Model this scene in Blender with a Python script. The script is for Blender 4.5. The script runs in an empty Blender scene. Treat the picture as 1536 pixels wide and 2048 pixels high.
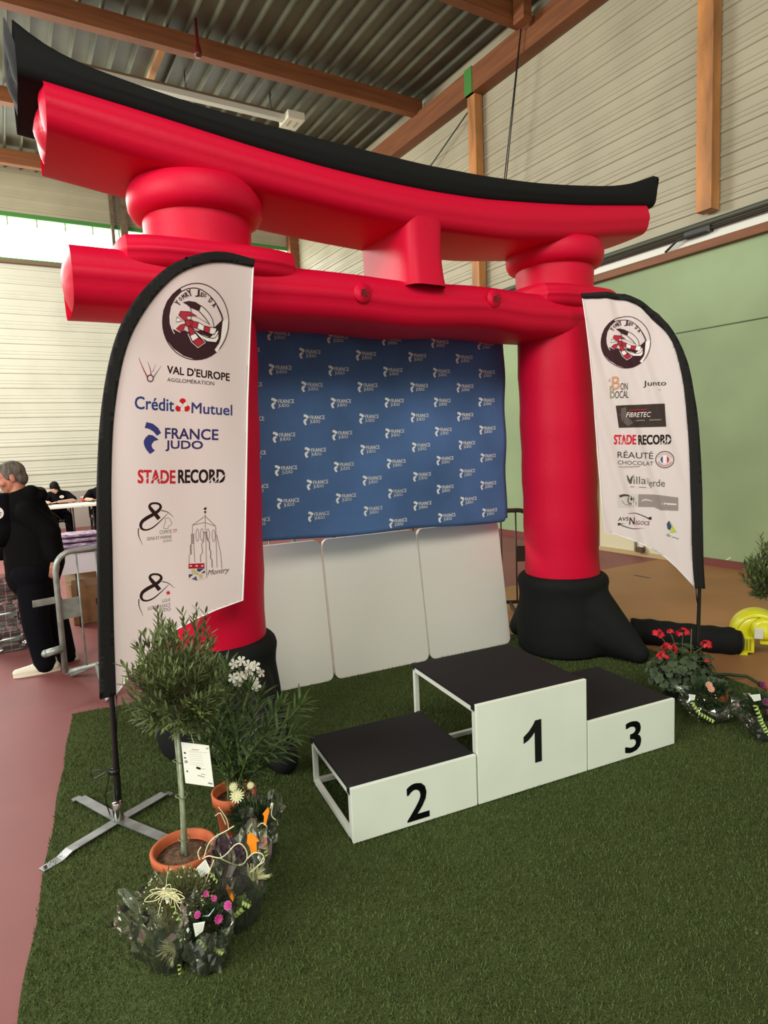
import bpy, bmesh, math, random
from mathutils import Vector, Matrix, noise
from mathutils.geometry import delaunay_2d_cdt
random.seed(7)
S = bpy.context.scene
COL = S.collection
V = Vector
PI = math.pi

# ------------------------------------------------------------------ camera
F, PITCH, ROLL, CH = 1271.0, .1081, -.043, 1.75      # focal length in px of the 1536 wide frame
_fw = V((0, math.cos(PITCH), -math.sin(PITCH))); _up = V((0, math.sin(PITCH), math.cos(PITCH))); _rt = V((1, 0, 0))
RT = _rt*math.cos(ROLL) + _up*math.sin(ROLL)
UP = _up*math.cos(ROLL) - _rt*math.sin(ROLL)
CP = V((0, 0, CH))
cd = bpy.data.cameras.new('camera'); cam = bpy.data.objects.new('camera', cd); COL.objects.link(cam)
cd.sensor_fit = 'HORIZONTAL'; cd.sensor_width = 36; cd.lens = 36*F/1536; cd.clip_start = .05; cd.clip_end = 200
cam.matrix_world = Matrix(((RT.x, UP.x, -_fw.x, 0), (RT.y, UP.y, -_fw.y, 0), (RT.z, UP.z, -_fw.z, CH), (0, 0, 0, 1)))
S.camera = cam

# ------------------------------------------------------------------ light
S.view_settings.view_transform = 'Standard'; S.view_settings.look = 'None'
S.view_settings.exposure = 0.42; S.view_settings.gamma = 1.0; S.view_settings.use_curve_mapping = False
wd = bpy.data.worlds.new('hall daylight'); S.world = wd; wd.use_nodes = True
bg = wd.node_tree.nodes['Background']; bg.inputs[0].default_value = (.93, 1.0, .86, 1); bg.inputs[1].default_value = .40

def area(name, loc, target, sx, sy, power, color):
    l = bpy.data.lights.new(name, 'AREA'); l.shape = 'RECTANGLE'; l.size = sx; l.size_y = sy; l.energy = power; l.color = color
    o = bpy.data.objects.new(name, l); COL.objects.link(o); o.location = loc
    o.rotation_euler = (V(target)-V(loc)).to_track_quat('-Z', 'Y').to_euler()
    return o
area('daylight_from_side_glazing', (-7.0, -3.0, 5.2), (0.2, 4.2, 1.2), 7.0, 2.6, 640, (1.0, .98, .92))
area('daylight_from_far_glazing', (-9.4, 9.5, 6.4), (-1.0, 5.0, 1.0), 6.0, 1.2, 420, (1.0, .99, .94))
area('far_wall_fill', (-8.8, 9.6, 6.2), (-5.2, 16.0, 0.0), 3.0, 2.5, 420, (1.0, .97, .86))  # added fill light that brightens the far wall, no real lamp
area('front_overhead_fill', (1.5, -4.0, 7.6), (1.4, 4.5, .8), 6.0, 3.0, 380, (1.0, .93, .82))  # unseen broad light added overhead behind the camera for the front

# ------------------------------------------------------------------ measuring helpers (photo pixel -> point on a real plane)
def ray(x, y):
    return _fw + RT*((x-768)/F) - UP*((y-1024)/F)
def G(x, y, z=0.0):
    d = ray(x, y); return CP + d*((z-CH)/d.z)
def PLN(x, y, p0, n):
    d = ray(x, y); return CP + d*((V(p0)-CP).dot(n)/d.dot(n))

# ------------------------------------------------------------------ materials
def lin(c):
    return tuple((v/12.92 if v <= .04045 else ((v+.055)/1.055)**2.4) for v in (x/255 for x in c)) + (1.0,)
MATS = {}
def mat(name, rgb, rough=.6, metal=0.0, spec=.5, var=0.0, scale=8.0, bump=0.0, bscale=40.0, sheen=0.0, transl=0.0, emit=0.0, stretch=None, var_rgb=None, coat=0.0):
    if name in MATS: return MATS[name]
    m = bpy.data.materials.new(name); m.use_nodes = True; MATS[name] = m
    nt = m.node_tree; b = nt.nodes['Principled BSDF']
    b.inputs['Base Color'].default_value = lin(rgb); b.inputs['Roughness'].default_value = rough
    b.inputs['Metallic'].default_value = metal; b.inputs['Specular IOR Level'].default_value = spec
    if sheen: b.inputs['Sheen Weight'].default_value = sheen
    if coat: b.inputs['Coat Weight'].default_value = coat
    if emit:
        b.inputs['Emission Color'].default_value = lin(rgb); b.inputs['Emission Strength'].default_value = emit
    co = None
    if var or bump:
        tc = nt.nodes.new('ShaderNodeTexCoord'); co = tc.outputs['Object']
        if stretch:
            mp = nt.nodes.new('ShaderNodeMapping'); mp.inputs['Scale'].default_value = stretch
            nt.links.new(co, mp.inputs[0]); co = mp.outputs[0]
    if var:
        n = nt.nodes.new('ShaderNodeTexNoise'); n.inputs['Scale'].default_value = scale; n.inputs['Detail'].default_value = 5
        nt.links.new(co, n.inputs['Vector'])
        r = nt.nodes.new('ShaderNodeValToRGB'); nt.links.new(n.outputs['Fac'], r.inputs[0])
        c0 = var_rgb if var_rgb else tuple(max(0, v*(1-var)) for v in rgb); c1 = rgb if var_rgb else tuple(min(255, v*(1+var)) for v in rgb)
        r.color_ramp.elements[0].position = .32; r.color_ramp.elements[1].position = .68
        r.color_ramp.elements[0].color = lin(c0); r.color_ramp.elements[1].color = lin(c1)
        nt.links.new(r.outputs[0], b.inputs['Base Color'])
    if bump:
        n2 = nt.nodes.new('ShaderNodeTexNoise'); n2.inputs['Scale'].default_value = bscale; n2.inputs['Detail'].default_value = 4
        nt.links.new(co, n2.inputs['Vector'])
        bp = nt.nodes.new('ShaderNodeBump'); bp.inputs['Strength'].default_value = bump; bp.inputs['Distance'].default_value = .01
        nt.links.new(n2.outputs['Fac'], bp.inputs['Height']); nt.links.new(bp.outputs[0], b.inputs['Normal'])
    if transl:
        out = nt.nodes['Material Output']; t = nt.nodes.new('ShaderNodeBsdfTranslucent'); t.inputs[0].default_value = lin(rgb)
        if var: nt.links.new(r.outputs[0], t.inputs[0])
        mx = nt.nodes.new('ShaderNodeMixShader'); mx.inputs[0].default_value = transl
        nt.links.new(b.outputs[0], mx.inputs[1]); nt.links.new(t.outputs[0], mx.inputs[2]); nt.links.new(mx.outputs[0], out.inputs[0])
    return m
def film(name, tint=(235, 240, 232), gloss=.16, rough=.08, haze=.022):
    if name in MATS: return MATS[name]
    m = bpy.data.materials.new(name); m.use_nodes = True; MATS[name] = m
    nt = m.node_tree; nt.nodes.remove(nt.nodes['Principled BSDF']); out = nt.nodes['Material Output']
    tr = nt.nodes.new('ShaderNodeBsdfTransparent'); tr.inputs[0].default_value = lin(tint)
    gl = nt.nodes.new('ShaderNodeBsdfGlossy'); gl.inputs['Roughness'].default_value = rough; gl.inputs[0].default_value = lin((250, 250, 245))
    fr = nt.nodes.new('ShaderNodeFresnel'); fr.inputs[0].default_value = 1.5
    ad = nt.nodes.new('ShaderNodeMath'); ad.operation = 'ADD'; ad.inputs[1].default_value = gloss; nt.links.new(fr.outputs[0], ad.inputs[0])
    mx = nt.nodes.new('ShaderNodeMixShader'); nt.links.new(ad.outputs[0], mx.inputs[0])
    nt.links.new(tr.outputs[0], mx.inputs[1]); nt.links.new(gl.outputs[0], mx.inputs[2])
    df = nt.nodes.new('ShaderNodeBsdfDiffuse'); df.inputs[0].default_value = lin((236, 240, 232)); m2 = nt.nodes.new('ShaderNodeMixShader'); m2.inputs[0].default_value = haze
    nt.links.new(mx.outputs[0], m2.inputs[1]); nt.links.new(df.outputs[0], m2.inputs[2]); nt.links.new(m2.outputs[0], out.inputs[0])
    return m

# ------------------------------------------------------------------ objects
def tag(o, label=None, cat=None, group=None, kind=None):
    if label: o['label'] = label
    if cat: o['category'] = cat
    if group: o['group'] = group
    if kind: o['kind'] = kind
    return o
WORLD = {}
def thing(name, label, cat, loc=(0, 0, 0), group=None):
    o = bpy.data.objects.new(name, None); COL.objects.link(o); o.location = loc; o.empty_display_size = .1
    WORLD[o.name] = V(loc)
    return tag(o, label, cat, group)
def link(name, me, parent=None, world=True):
    o = bpy.data.objects.new(name, me); COL.objects.link(o)
    WORLD[o.name] = V((0, 0, 0))
    if parent is not None:
        o.parent = parent
        o.matrix_parent_inverse = Matrix.Translation(-WORLD[parent.name])
    return o

class MB:
    """collects shapes (world coordinates, or local to self.M) and links them as ONE mesh"""
    def __init__(s, M=None): s.v = []; s.f = []; s.mi = []; s.cur = 0; s.M = M; s.sm = []; s.smooth = True
    def add(s, vs, fs, smooth=None):
        n = len(s.v); M = s.M
        s.v += [(M @ V(p)) if M else V(p) for p in vs]
        for f in fs: s.f.append(tuple(i+n for i in f)); s.mi.append(s.cur); s.sm.append(s.smooth if smooth is None else smooth)
        return s
    def box(s, c, d, R=None, bev=0.0):
        hx, hy, hz = d[0]/2, d[1]/2, d[2]/2; c = V(c)
        if bev <= 0:
            vs = [V((x, y, z)) for x in (-hx, hx) for y in (-hy, hy) for z in (-hz, hz)]
            fs = [(0, 1, 3, 2), (4, 6, 7, 5), (0, 4, 5, 1), (2, 3, 7, 6), (0, 2, 6, 4), (1, 5, 7, 3)]
        else:
            bm = bmesh.new(); bmesh.ops.create_cube(bm, size=1)
            for v in bm.verts: v.co = V((v.co.x*d[0], v.co.y*d[1], v.co.z*d[2]))
            bmesh.ops.bevel(bm, geom=bm.edges[:], offset=bev, segments=2, profile=.7, affect='EDGES')
            bm.verts.ensure_lookup_table()
            vs = [v.co.copy() for v in bm.verts]; fs = [tuple(v.index for v in f.verts) for f in bm.faces]; bm.free()
        if R: vs = [R @ p for p in vs]
        return s.add([p+c for p in vs], fs, False)
    def tube(s, pts, r, seg=10, cap=True):
        pts = [V(p) for p in pts]; n = len(pts)
        rs = r if isinstance(r, (list, tuple)) else [r]*n
        vs = []; fs = []; t0 = None
        ref = None
        for i, p in enumerate(pts):
            t = (pts[min(i+1, n-1)]-pts[max(i-1, 0)])
            t = t.normalized() if t.length > 1e-9 else V((0, 0, 1))
            if ref is None:
                ref = V((0, 0, 1)) if abs(t.z) < .9 else V((1, 0, 0))
                a = t.cross(ref).normalized()
            else:
                a = (a - t*a.dot(t)); a = a.normalized() if a.length > 1e-6 else t.orthogonal().normalized()
            b = t.cross(a)
            for k in range(seg):
                an = 2*PI*k/seg; vs.append(p + (a*math.cos(an)+b*math.sin(an))*rs[i])
        for i in range(n-1):
            for k in range(seg):
                k2 = (k+1) % seg; fs.append((i*seg+k, i*seg+k2, (i+1)*seg+k2, (i+1)*seg+k))
        if cap: fs.append(tuple(range(seg-1, -1, -1))); fs.append(tuple((n-1)*seg+k for k in range(seg)))
        return s.add(vs, fs)
    def lathe(s, prof, c, seg=32, wob=0.0, cap=True):
        c = V(c); vs = []; fs = []; n = len(prof)
        for i, (r, z) in enumerate(prof):
            for k in range(seg):
                a = 2*PI*k/seg; rr = r*(1+wob*math.sin(a*5+i)) if wob else r
                vs.append(c+V((rr*math.cos(a), rr*math.sin(a), z)))
        for i in range(n-1):
            for k in range(seg):
                k2 = (k+1) % seg; fs.append((i*seg+k, i*seg+k2, (i+1)*seg+k2, (i+1)*seg+k))
        if cap: fs.append(tuple(range(seg-1, -1, -1))); fs.append(tuple((n-1)*seg+k for k in range(seg)))
        return s.add(vs, fs)
    def ball(s, c, r, R=None, seg=16, rings=10):
        c = V(c); rx, ry, rz = (r, r, r) if not isinstance(r, (tuple, list)) else r
        vs = []; fs = []
        for i in range(rings+1):
            th = PI*i/rings
            for k in range(seg):
                a = 2*PI*k/seg; p = V((rx*math.sin(th)*math.cos(a), ry*math.sin(th)*math.sin(a), rz*math.cos(th)))
                vs.append((R @ p if R else p)+c)
        for i in range(rings):
            for k in range(seg):
                k2 = (k+1) % seg; fs.append((i*seg+k, (i+1)*seg+k, (i+1)*seg+k2, i*seg+k2))
        return s.add(vs, fs)
    def quad(s, a, b, c, d): return s.add([a, b, c, d], [(0, 1, 2, 3)], False)
    def grid(s, fn, nu, nv, closeu=False, smooth=True):
        vs = [fn(i/(nu if closeu else nu-1), j/(nv-1)) for j in range(nv) for i in range(nu)]; fs = []
        for j in range(nv-1):
            for i in range(nu if closeu else nu-1):
                i2 = (i+1) % nu; fs.append((j*nu+i, j*nu+i2, (j+1)*nu+i2, (j+1)*nu+i))
        return s.add(vs, fs, smooth)
    def cap(s, p0, p1, r0, r1, seg=12):
        """tapered limb with rounded ends"""
        s.tube([p0, p1], [r0, r1], seg); s.ball(p0, r0, None, seg, 8); s.ball(p1, r1, None, seg, 8); return s
    def mesh(s, name, mats):
        me = bpy.data.meshes.new(name); me.from_pydata([tuple(p) for p in s.v], [], s.f)
        for m in (mats if isinstance(mats, (list, tuple)) else [mats]): me.materials.append(m)
        me.polygons.foreach_set('material_index', s.mi); me.polygons.foreach_set('use_smooth', s.sm); me.validate(); me.update()
        return me
    def build(s, name, mats, parent=None): return link(name, s.mesh(name, mats), parent)

def finish(o, mods=()):
    """apply the modifiers on o by evaluating it once"""
    dg = bpy.context.evaluated_depsgraph_get(); ev = o.evaluated_get(dg)
    me = bpy.data.meshes.new_from_object(ev); old = o.data; o.modifiers.clear(); o.data = me; bpy.data.meshes.remove(old); return o
def fuse(name, mb, voxel, smooth, m, parent=None, it=6):
    """melt overlapping solids into one continuous skin"""
    o = mb.build(name, m, parent)
    r = o.modifiers.new('r', 'REMESH'); r.mode = 'VOXEL'; r.voxel_size = voxel; r.use_smooth_shade = True
    if smooth: k = o.modifiers.new('s', 'SMOOTH'); k.factor = smooth; k.iterations = it
    finish(o); o.data.materials.clear(); o.data.materials.append(m)
    return o
def solid(o, t, off=0.0):
    k = o.modifiers.new('s', 'SOLIDIFY'); k.thickness = t; k.offset = off; return finish(o)
def bez(pts, n=8):
    """smooth (Catmull-Rom) path through the points"""
    P = [V(p) for p in pts]; out = []
    for i in range(len(P)-1):
        a, b, c, d = P[max(i-1, 0)], P[i], P[i+1], P[min(i+2, len(P)-1)]
        for k in range(n):
            t = k/n; out.append(.5*((2*b)+(c-a)*t+(2*a-5*b+4*c-d)*t*t+(3*b-a-3*c+d)*t**3))
    return out+[P[-1]]
def bez2(pts, n=8): return [(p.x, p.y) for p in bez([(x, y, 0) for x, y in pts], n)]

# ------------------------------------------------------------------ printed marks: shapes drawn in photo pixels, then laid onto their real surface
_gl = {}
def glyphs(txt, off=0.0, shear=0.0):
    k = (txt, off, shear)
    if k in _gl: return _gl[k]
    cu = bpy.data.curves.new('t', 'FONT'); cu.body = txt; cu.offset = off; cu.shear = shear; cu.resolution_u = 3
    ob = bpy.data.objects.new('t', cu); COL.objects.link(ob)
    dg = bpy.context.evaluated_depsgraph_get(); me = bpy.data.meshes.new_from_object(ob.evaluated_get(dg))
    vs = [(v.co.x, v.co.y) for v in me.vertices]; fs = [tuple(p.vertices) for p in me.polygons]
    bpy.data.objects.remove(ob); bpy.data.meshes.remove(me); bpy.data.curves.remove(cu)
    x0 = min(v[0] for v in vs); x1 = max(v[0] for v in vs); y0 = min(v[1] for v in vs); y1 = max(v[1] for v in vs)
    vs = [((x-x0)/(x1-x0), (y-y0)/(y1-y0)) for x, y in vs]
    _gl[k] = (vs, fs); return _gl[k]
def inside(p, poly):
    x, y = p; c = False; j = len(poly)-1
    for i in range(len(poly)):
        xi, yi = poly[i]; xj, yj = poly[j]
        if (yi > y) != (yj > y) and x < (xj-xi)*(y-yi)/(yj-yi)+xi: c = not c
        j = i
    return c
def fill(poly, step=0):
    """triangles of a 2D outline; step > 0 adds inner points so it can follow a curved cloth"""
    pts = [V(p) for p in poly]; n = len(pts)
    if step:
        dense = []
        for i in range(n):
            a, b = pts[i], pts[(i+1) % n]; k = max(1, int((b-a).length/step)); dense += [a.lerp(b, j/k) for j in range(k)]
        pts = dense; n = len(pts)
    edges = [(i, (i+1) % n) for i in range(n)]; extra = []
    if step:
        xs = [p.x for p in pts]; ys = [p.y for p in pts]; pl = [(p.x, p.y) for p in pts]
        x = min(xs)+step*.5
        while x < max(xs):
            y = min(ys)+step*.5
            while y < max(ys):
                if inside((x, y), pl): extra.append(V((x, y)))
                y += step
            x += step
    r = delaunay_2d_cdt(pts+extra, edges, [list(range(n))], 1, 1e-4)
    return [(v.x, v.y) for v in r[0]], [tuple(f) for f in r[2]]
class Ink:
    def __init__(s, o=(0, 0), k=1.0): s.o = o; s.k = k; s.items = []; s.step = 0
    def px(s, p): return (s.o[0]+p[0]/s.k, s.o[1]+p[1]/s.k)
    def poly(s, pts, c, layer=0, step=0):
        v, f = fill([s.px(p) for p in pts], step or s.step); s.items.append((v, f, c, layer)); return s
    def stroke(s, pts, w, c, layer=0, smooth=True):
        P = [s.px(p) for p in pts]
        n0 = len(P); ws = [x/s.k for x in (w if isinstance(w, (list, tuple)) else [w]*n0)]
        if smooth and n0 > 2:
            P2 = bez2(P, 6); ws = [ws[min(int(i/6), n0-1)]*(1-(i/6) % 1)+ws[min(int(i/6)+1, n0-1)]*((i/6) % 1) for i in range(len(P2))]; P = P2
        vs = []; fs = []
        for i, p in enumerate(P):
            a = V(P[max(i-1, 0)]); b = V(P[min(i+1, len(P)-1)]); d = (b-a); d = d.normalized() if d.length > 1e-9 else V((1, 0))
            q = V((-d.y, d.x))*ws[i]/2; vs += [tuple(V(p)+q), tuple(V(p)-q)]
        for i in range(len(P)-1): fs.append((2*i, 2*i+1, 2*i+3, 2*i+2))
        s.items.append((vs, fs, c, layer)); return s
    def ring(s, c, rx, ry, w, col, layer=0, a0=0, a1=360, n=40, rot=0):
        pts = []
        for i in range(n+1):
            a = math.radians(a0+(a1-a0)*i/n); x, y = rx*math.cos(a), ry*math.sin(a); r = math.radians(rot)
            pts.append((c[0]+x*math.cos(r)-y*math.sin(r), c[1]+x*math.sin(r)+y*math.cos(r)))
        return s.stroke(pts, w, col, layer, False)
    def disk(s, c, rx, ry, col, layer=0, n=28):
        return s.poly([(c[0]+rx*math.cos(2*PI*i/n), c[1]+ry*math.sin(2*PI*i/n)) for i in range(n)], col, layer)
    def text(s, t, bl, br, h, c, layer=0, off=0.0, shear=0.0, up=None):
        bl = s.px(bl); br = s.px(br); h = h/s.k
        vs, fs = glyphs(t, 0, shear); e = V(br)-V(bl); u = V(up) if up else V((e.y, -e.x)).normalized() if abs(e.y) > 1e9 else V((0, -1))
        q = off*h*.55                                   # heavier lettering: the same letters laid over one another, a hair apart
        for dx, dy in (((0, 0),) if not off else ((-q, -q), (q, -q), (-q, q), (q, q), (0, 0))):
            s.items.append(([tuple(V(bl)+e*x+u*(h*y)+V((dx, dy))) for x, y in vs], fs, c, layer))
        return s
    def lay(s, name, fn, parent, base=.0012, dl=.0006, rough=.75):
        cols = []; mb = MB(); mb.smooth = False
        for v, f, c, l in sorted(s.items, key=lambda i: i[3]):
            if c not in cols: cols.append(c)
            mb.cur = cols.index(c); mb.add([fn(x, y, base+dl*l) for x, y in v], f)
        return mb.build(name, [mat('print %d %d %d' % c, c, rough, spec=.2) for c in cols], parent)

# ================================================================== THE HALL
A0 = V((4.371, 7.722, 0)); W = V((-.51, .86, 0)).normalized(); BW = V((-W.y, W.x, 0))     # right wall: foot, direction away; BW = along the far wall, leftwards
TC = 12.93; C0 = A0 + W*TC
def RW(t, d, z): return A0 + W*t + BW*d + V((0, 0, z))
def struct(name, mb, m, parent=None):
    o = mb.build(name, m, parent); return tag(o, kind='structure') if parent is None else o
RB = Matrix((( W.x, BW.x, 0), (W.y, BW.y, 0), (0, 0, 1)))       # box axes: x along the right wall, y along the far wall
m_red = mat('red sports floor', (134, 78, 76), .55, spec=.35, var=.05, scale=1.3, bump=.05, bscale=260)
m_tan = mat('tan sports floor', (160, 114, 74), .55, spec=.35, var=.05, scale=1.3, bump=.05, bscale=260)
m_sheet = mat('grey white steel cladding', (172, 166, 142), .5, spec=.4, var=.04, scale=1.0)
m_deck = mat('galvanised roof deck', (92, 94, 76), .45, spec=.5, var=.1, scale=2.0)
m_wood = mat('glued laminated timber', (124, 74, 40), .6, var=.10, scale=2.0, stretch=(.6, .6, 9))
m_green = mat('green painted wall', (146, 166, 126), .6, var=.06, scale=.8, spec=.3)
m_greenf = mat('green painted steel', (70, 132, 60), .5)
m_dark = mat('dark steel', (38, 38, 36), .5)
m_white = mat('white painted metal', (225, 226, 214), .5)

b = MB(); b.box((0, 9, -.05), (40, 34, .1)); struct('floor', b, m_red)
b = MB(); b.smooth = False
tp = [G(1340, 1115), G(1205, 1140), G(1015, 1174), V((.3, 5.9, 0)), V((-.2, 3.0, 0)), V((4.0, .5, 0)), V((8, 3, 0)), RW(-1, 0, 0)]
b.add([p+V((0, 0, .003)) for p in tp], [tuple(range(len(tp)))]); tag(b.build('court_zone', m_tan), kind='structure')
b = MB(); p0, p1 = G(1268, 1150, .004), G(1300, 1156, .004); dd = (p1-p0).normalized()*.02; sd = V((-dd.y, dd.x, 0))
b.quad(p0-sd, p1-sd, p1+sd, p0+sd); tag(b.build('court_marking', m_dark), kind='structure')

def ribbed(mb, P, L0, L1, H0, H1, period, prof):
    """sheet P(l, d, h) extruded along l, with a rib profile [(fraction, depth)] repeated over h"""
    hs = []; h = H0
    while h < H1:
        for fr, dp in prof:
            if h+fr*period <= H1: hs.append((h+fr*period, dp))
        h += period
    hs.append((H1, 0)); vs = []; fs = []
    for h, dp in hs: vs += [P(L0, dp, h), P(L1, dp, h)]
    for i in range(len(hs)-1): fs.append((2*i, 2*i+1, 2*i+3, 2*i+2))
    mb.add(vs, fs, False)
WPROF = [(0, 0), (.30, 0), (.34, .02), (.46, .02), (.50, 0), (.60, 0), (.63, .010), (.68, .010), (.71, 0), (.82, 0), (.84, .008), (.88, .008), (.90, 0)]
# right wall: green lower wall, clad gable above
b = MB(); b.box(RW((TC-7)/2, -.1, 1.98), (TC+7, .2, 3.96), RB); wr = struct('wall_right', b, m_green)
b = MB(); ribbed(b, lambda l, dp, h: RW(l, -.02+dp, h), -7, TC, 4.08, 8.42, .27, WPROF); g = struct('wall_right_gable', b, m_sheet)
b = MB(); p0, p1 = PLN(1352, 667, RW(0, .004, 0), BW), PLN(1536, 634, RW(0, .004, 0), BW); b.tube([p0, p1], .008, 6); struct('trim_1', b, mat('wall seam', (96, 118, 84), .7))
b = MB(); b.box(RW(3, .04, 3.99), (TC+7, .1, .1), RB); struct('trim_2', b, m_wood)
b = MB(); b.box(RW(3, .0, 4.10), (TC+7, .06, .14), RB); struct('trim_3', b, m_white)
b = MB(); b.box(RW(3, .012, .05), (TC+7, .024, .1), RB); struct('baseboard_right', b, mat('red skirting', (120, 60, 52), .6))
for k_, ((xa, ya), (xb, yb)) in enumerate((((1440, 1126), (1449, 1121)), ((1452, 1120), (1462, 1115)))):
    b = MB(); p0, p1 = PLN(xa, ya, RW(0, .003, 0), BW), PLN(xb, yb, RW(0, .003, 0), BW); d_ = V((0, 0, .008)); b.quad(p0-d_, p1-d_, p1+d_, p0+d_); struct('wall_scuff', b, m_white)
# far wall: cladding, strip window
def FW(l, d, z): return C0 + BW*l - W*d + V((0, 0, z))         # l along the far wall, d towards the camera
m_sheet2 = mat('white steel cladding', (208, 208, 192), .5, spec=.4, var=.03, scale=1.0)
b = MB(); ribbed(b, lambda l, dp, h: FW(l, dp, h), 0, 16, .9, 6.28, .34, WPROF); struct('wall_far', b, m_sheet2)
b = MB(); b.box(FW(8, -.05, .45), (.14, 16, .9), RB); struct('wall_far_plinth', b, mat('grey plinth', (168, 158, 152), .6))
b = MB(); ribbed(b, lambda l, dp, h: FW(l, dp, h), 0, 16, 7.36, 8.42, .26, WPROF); struct('wall_far_top', b, m_sheet)
win = thing('window_1', None, None, FW(8, 0, 6.3)); win['kind'] = 'structure'
b = MB(); b.box(FW(8, .0, 7.31), (.12, 16, .1), RB); b.box(FW(8, .03, 6.30), (.16, 16, .05), RB); b.build('window_frame', m_greenf, win)
b = MB(); b.box(FW(8, .05, 6.25), (.2, 16, .07), RB); b.build('window_sill', mat('brown sill', (120, 96, 74), .6), win)
m_glow = mat('daylit glazing', (255, 255, 246), .3, emit=5.0)
b = MB(); b.quad(FW(0, -.05, 6.3), FW(16, -.05, 6.3), FW(16, -.05, 7.3), FW(0, -.05, 7.3)); b.build('window_pane', m_glow, win)
b = MB()
for i in range(26): b.box(FW(.5+i*.6, -.02, 7.2), (.03, .03, .22), RB)
b.build('window_mullion', mat('pale green bars', (150, 180, 110), .6), win)
m_post = mat('grey brown post', (104, 88, 70), .7, var=.15)
for i, l in enumerate((4.72, 9.6)):
    b = MB(); b.box(FW(l-.12, .14, 4.2), (.16, .16, 8.4), RB); b.box(FW(l+.14, .12, 7.2), (.10, .07, 2.0), RB); struct('trim_%d' % (4+i), b, m_post)
b = MB(); b.box(FW(.12, .14, 4.2), (.26, .26, 8.4), RB); struct('trim_6', b, m_wood)
# roof
b = MB(); ribbed(b, lambda l, dp, h: RW(l, h, 8.34+dp), -7, TC, -.1, 15, .31, [(0, 0), (.10, 0), (.15, .085), (.95, .085)]); struct('ceiling', b, m_deck)
k = 1
for t, hh in ((.45, .28), (3.42, .28), (6.36, .28), (9.2, .26), (11.9, .3)):
    b = MB(); b.box(RW(t, 7.6, 8.02+hh/2), (.16, 15, hh), RB); tag(struct('roof_beam', b, m_wood), 'structure'); k += 1
b = MB(); b.box(RW(3, .13, 7.85), (TC+7, .2, .40), RB); struct('gable_beam', b, m_wood)
b = MB(); b.box(RW(7.75, 4.86, 8.28), (2.7, .1, .1), RB); struct('roof_batten', b, mat('pale batten', (176, 130, 84), .7))
b = MB(); b.box(RW(3.18, .42, 8.12), (.22, .16, .42), RB); struct('beam_bracket', b, m_wood)
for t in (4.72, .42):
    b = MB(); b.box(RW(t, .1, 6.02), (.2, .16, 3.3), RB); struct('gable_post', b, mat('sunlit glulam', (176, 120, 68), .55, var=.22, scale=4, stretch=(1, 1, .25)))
b = MB(); b.box(RW(4.72, .13, 7.86), (.2, .22, .42), RB); struct('beam_plate', b, m_greenf)
# cream double door
dr = thing('door_1', None, None, RW(1.5, 0, 0)); dr['kind'] = 'structure'
b = MB(); b.box(RW(1.5, .02, 1.05), (1.24, .06, 2.1), RB); b.build('door_leaf', mat('cream door paint', (222, 214, 180), .5), dr)
b = MB(); b.box(RW(1.5, .05, .03), (1.3, .05, .06), RB); b.box(RW(2.16, .03, 1.06), (.06, .1, 2.14), RB); b.box(RW(.86, .03, 1.06), (.06, .1, 2.14), RB); b.box(RW(1.5, .03, 2.14), (1.36, .1, .08), RB)
b.build('door_frame', mat('beige door frame', (188, 166, 120), .5), dr)
b = MB(); b.box(RW(1.47, .06, 1.05), (.03, .02, 2.05), RB); b.build('door_gap', mat('grey seal', (120, 116, 100), .6), dr)
b = MB(); b.box(RW(1.36, .07, 1.0), (.06, .03, 1.9), RB); b.build('door_rail', m_white, dr)
b = MB(); b.box(RW(1.36, .1, .1), (.1, .08, .07), RB); b.build('door_stop', mat('brown rubber', (96, 66, 48), .7), dr)

# service pipe, cables, lamp under the roof
sp = thing('cable_conduit', 'dark conduit running along the gable above the green wall', 'conduit', RW(3, .1, 4.2))
b = MB(); b.tube([RW(-6, .1, 4.24), RW(12.8, .1, 4.24)], .035, 10); b.build('pipe', mat('conduit grey green', (78, 84, 72), .45), sp)
b = MB(); b.tube([RW(-6, .08, 4.17), RW(12.8, .08, 4.17)], .018, 8); b.build('cable', m_dark, sp)
b = MB(); b.box(RW(.55, .06, 4.17), (.34, .1, .07), RB); b.tube([RW(.42, .1, 4.14), RW(.8, .12, 4.14), RW(1.0, .08, 4.05)], .015, 8); b.build('bracket', m_dark, sp)
pb = G(572, 238, 7.98); pa = pb + BW*3.6
lf = thing('strip_light', 'long white strip light hung below the roof deck behind the inflatable arch', 'light fixture', pa.lerp(pb, .5))
b = MB(); b.box(pa.lerp(pb, .5)+BW*.5, (.14, (pa-pb).length+1.0, .10), RB, .01); b.build('housing', mat('grey white enamel', (196, 196, 182), .5), lf)
b = MB(); b.box(pa.lerp(pb, .5)+BW*.5+V((0, 0, .09))+W*.05, (.1, (pa-pb).length+.9, .07), RB); b.build('carrier_rail', mat('brown carrier', (120, 98, 70), .7), lf)
ib = pb - BW*.12
b = MB(); b.box(ib, (.46, .34, .14), RB, .01); e = b.build('end_box', mat('cream enamel', (214, 212, 190), .5), lf); e['label'] = 'white end box with faint grey print'
b = MB(); b.smooth = False
for q in (-.07, .07):
    for j in range(5): b.box(ib+BW*q+W*(-.09+.045*j)+V((0, 0, -.0715)), (.03, .045, .002), RB)
b.build('printed_mark', mat('grey print', (168, 164, 140), .7), e)
for q in (.08, .52):
    p = pb.lerp(pa, q)+V((0, 0, .1))
    for o in (-.02, .1): b = MB(); b.tube([p+W*o, p+W*.04+V((0, 0, .34))], .006, 6); b.build('suspension_wire', m_dark, lf)
def on_gable(x, y, d): return PLN(x, y, RW(0, d, 0), BW)
t1 = thing('hanging_chain', 'thin dark double line hanging from the gable beam beside its green plate', 'chain', on_gable(1040, 62, .3))
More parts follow.
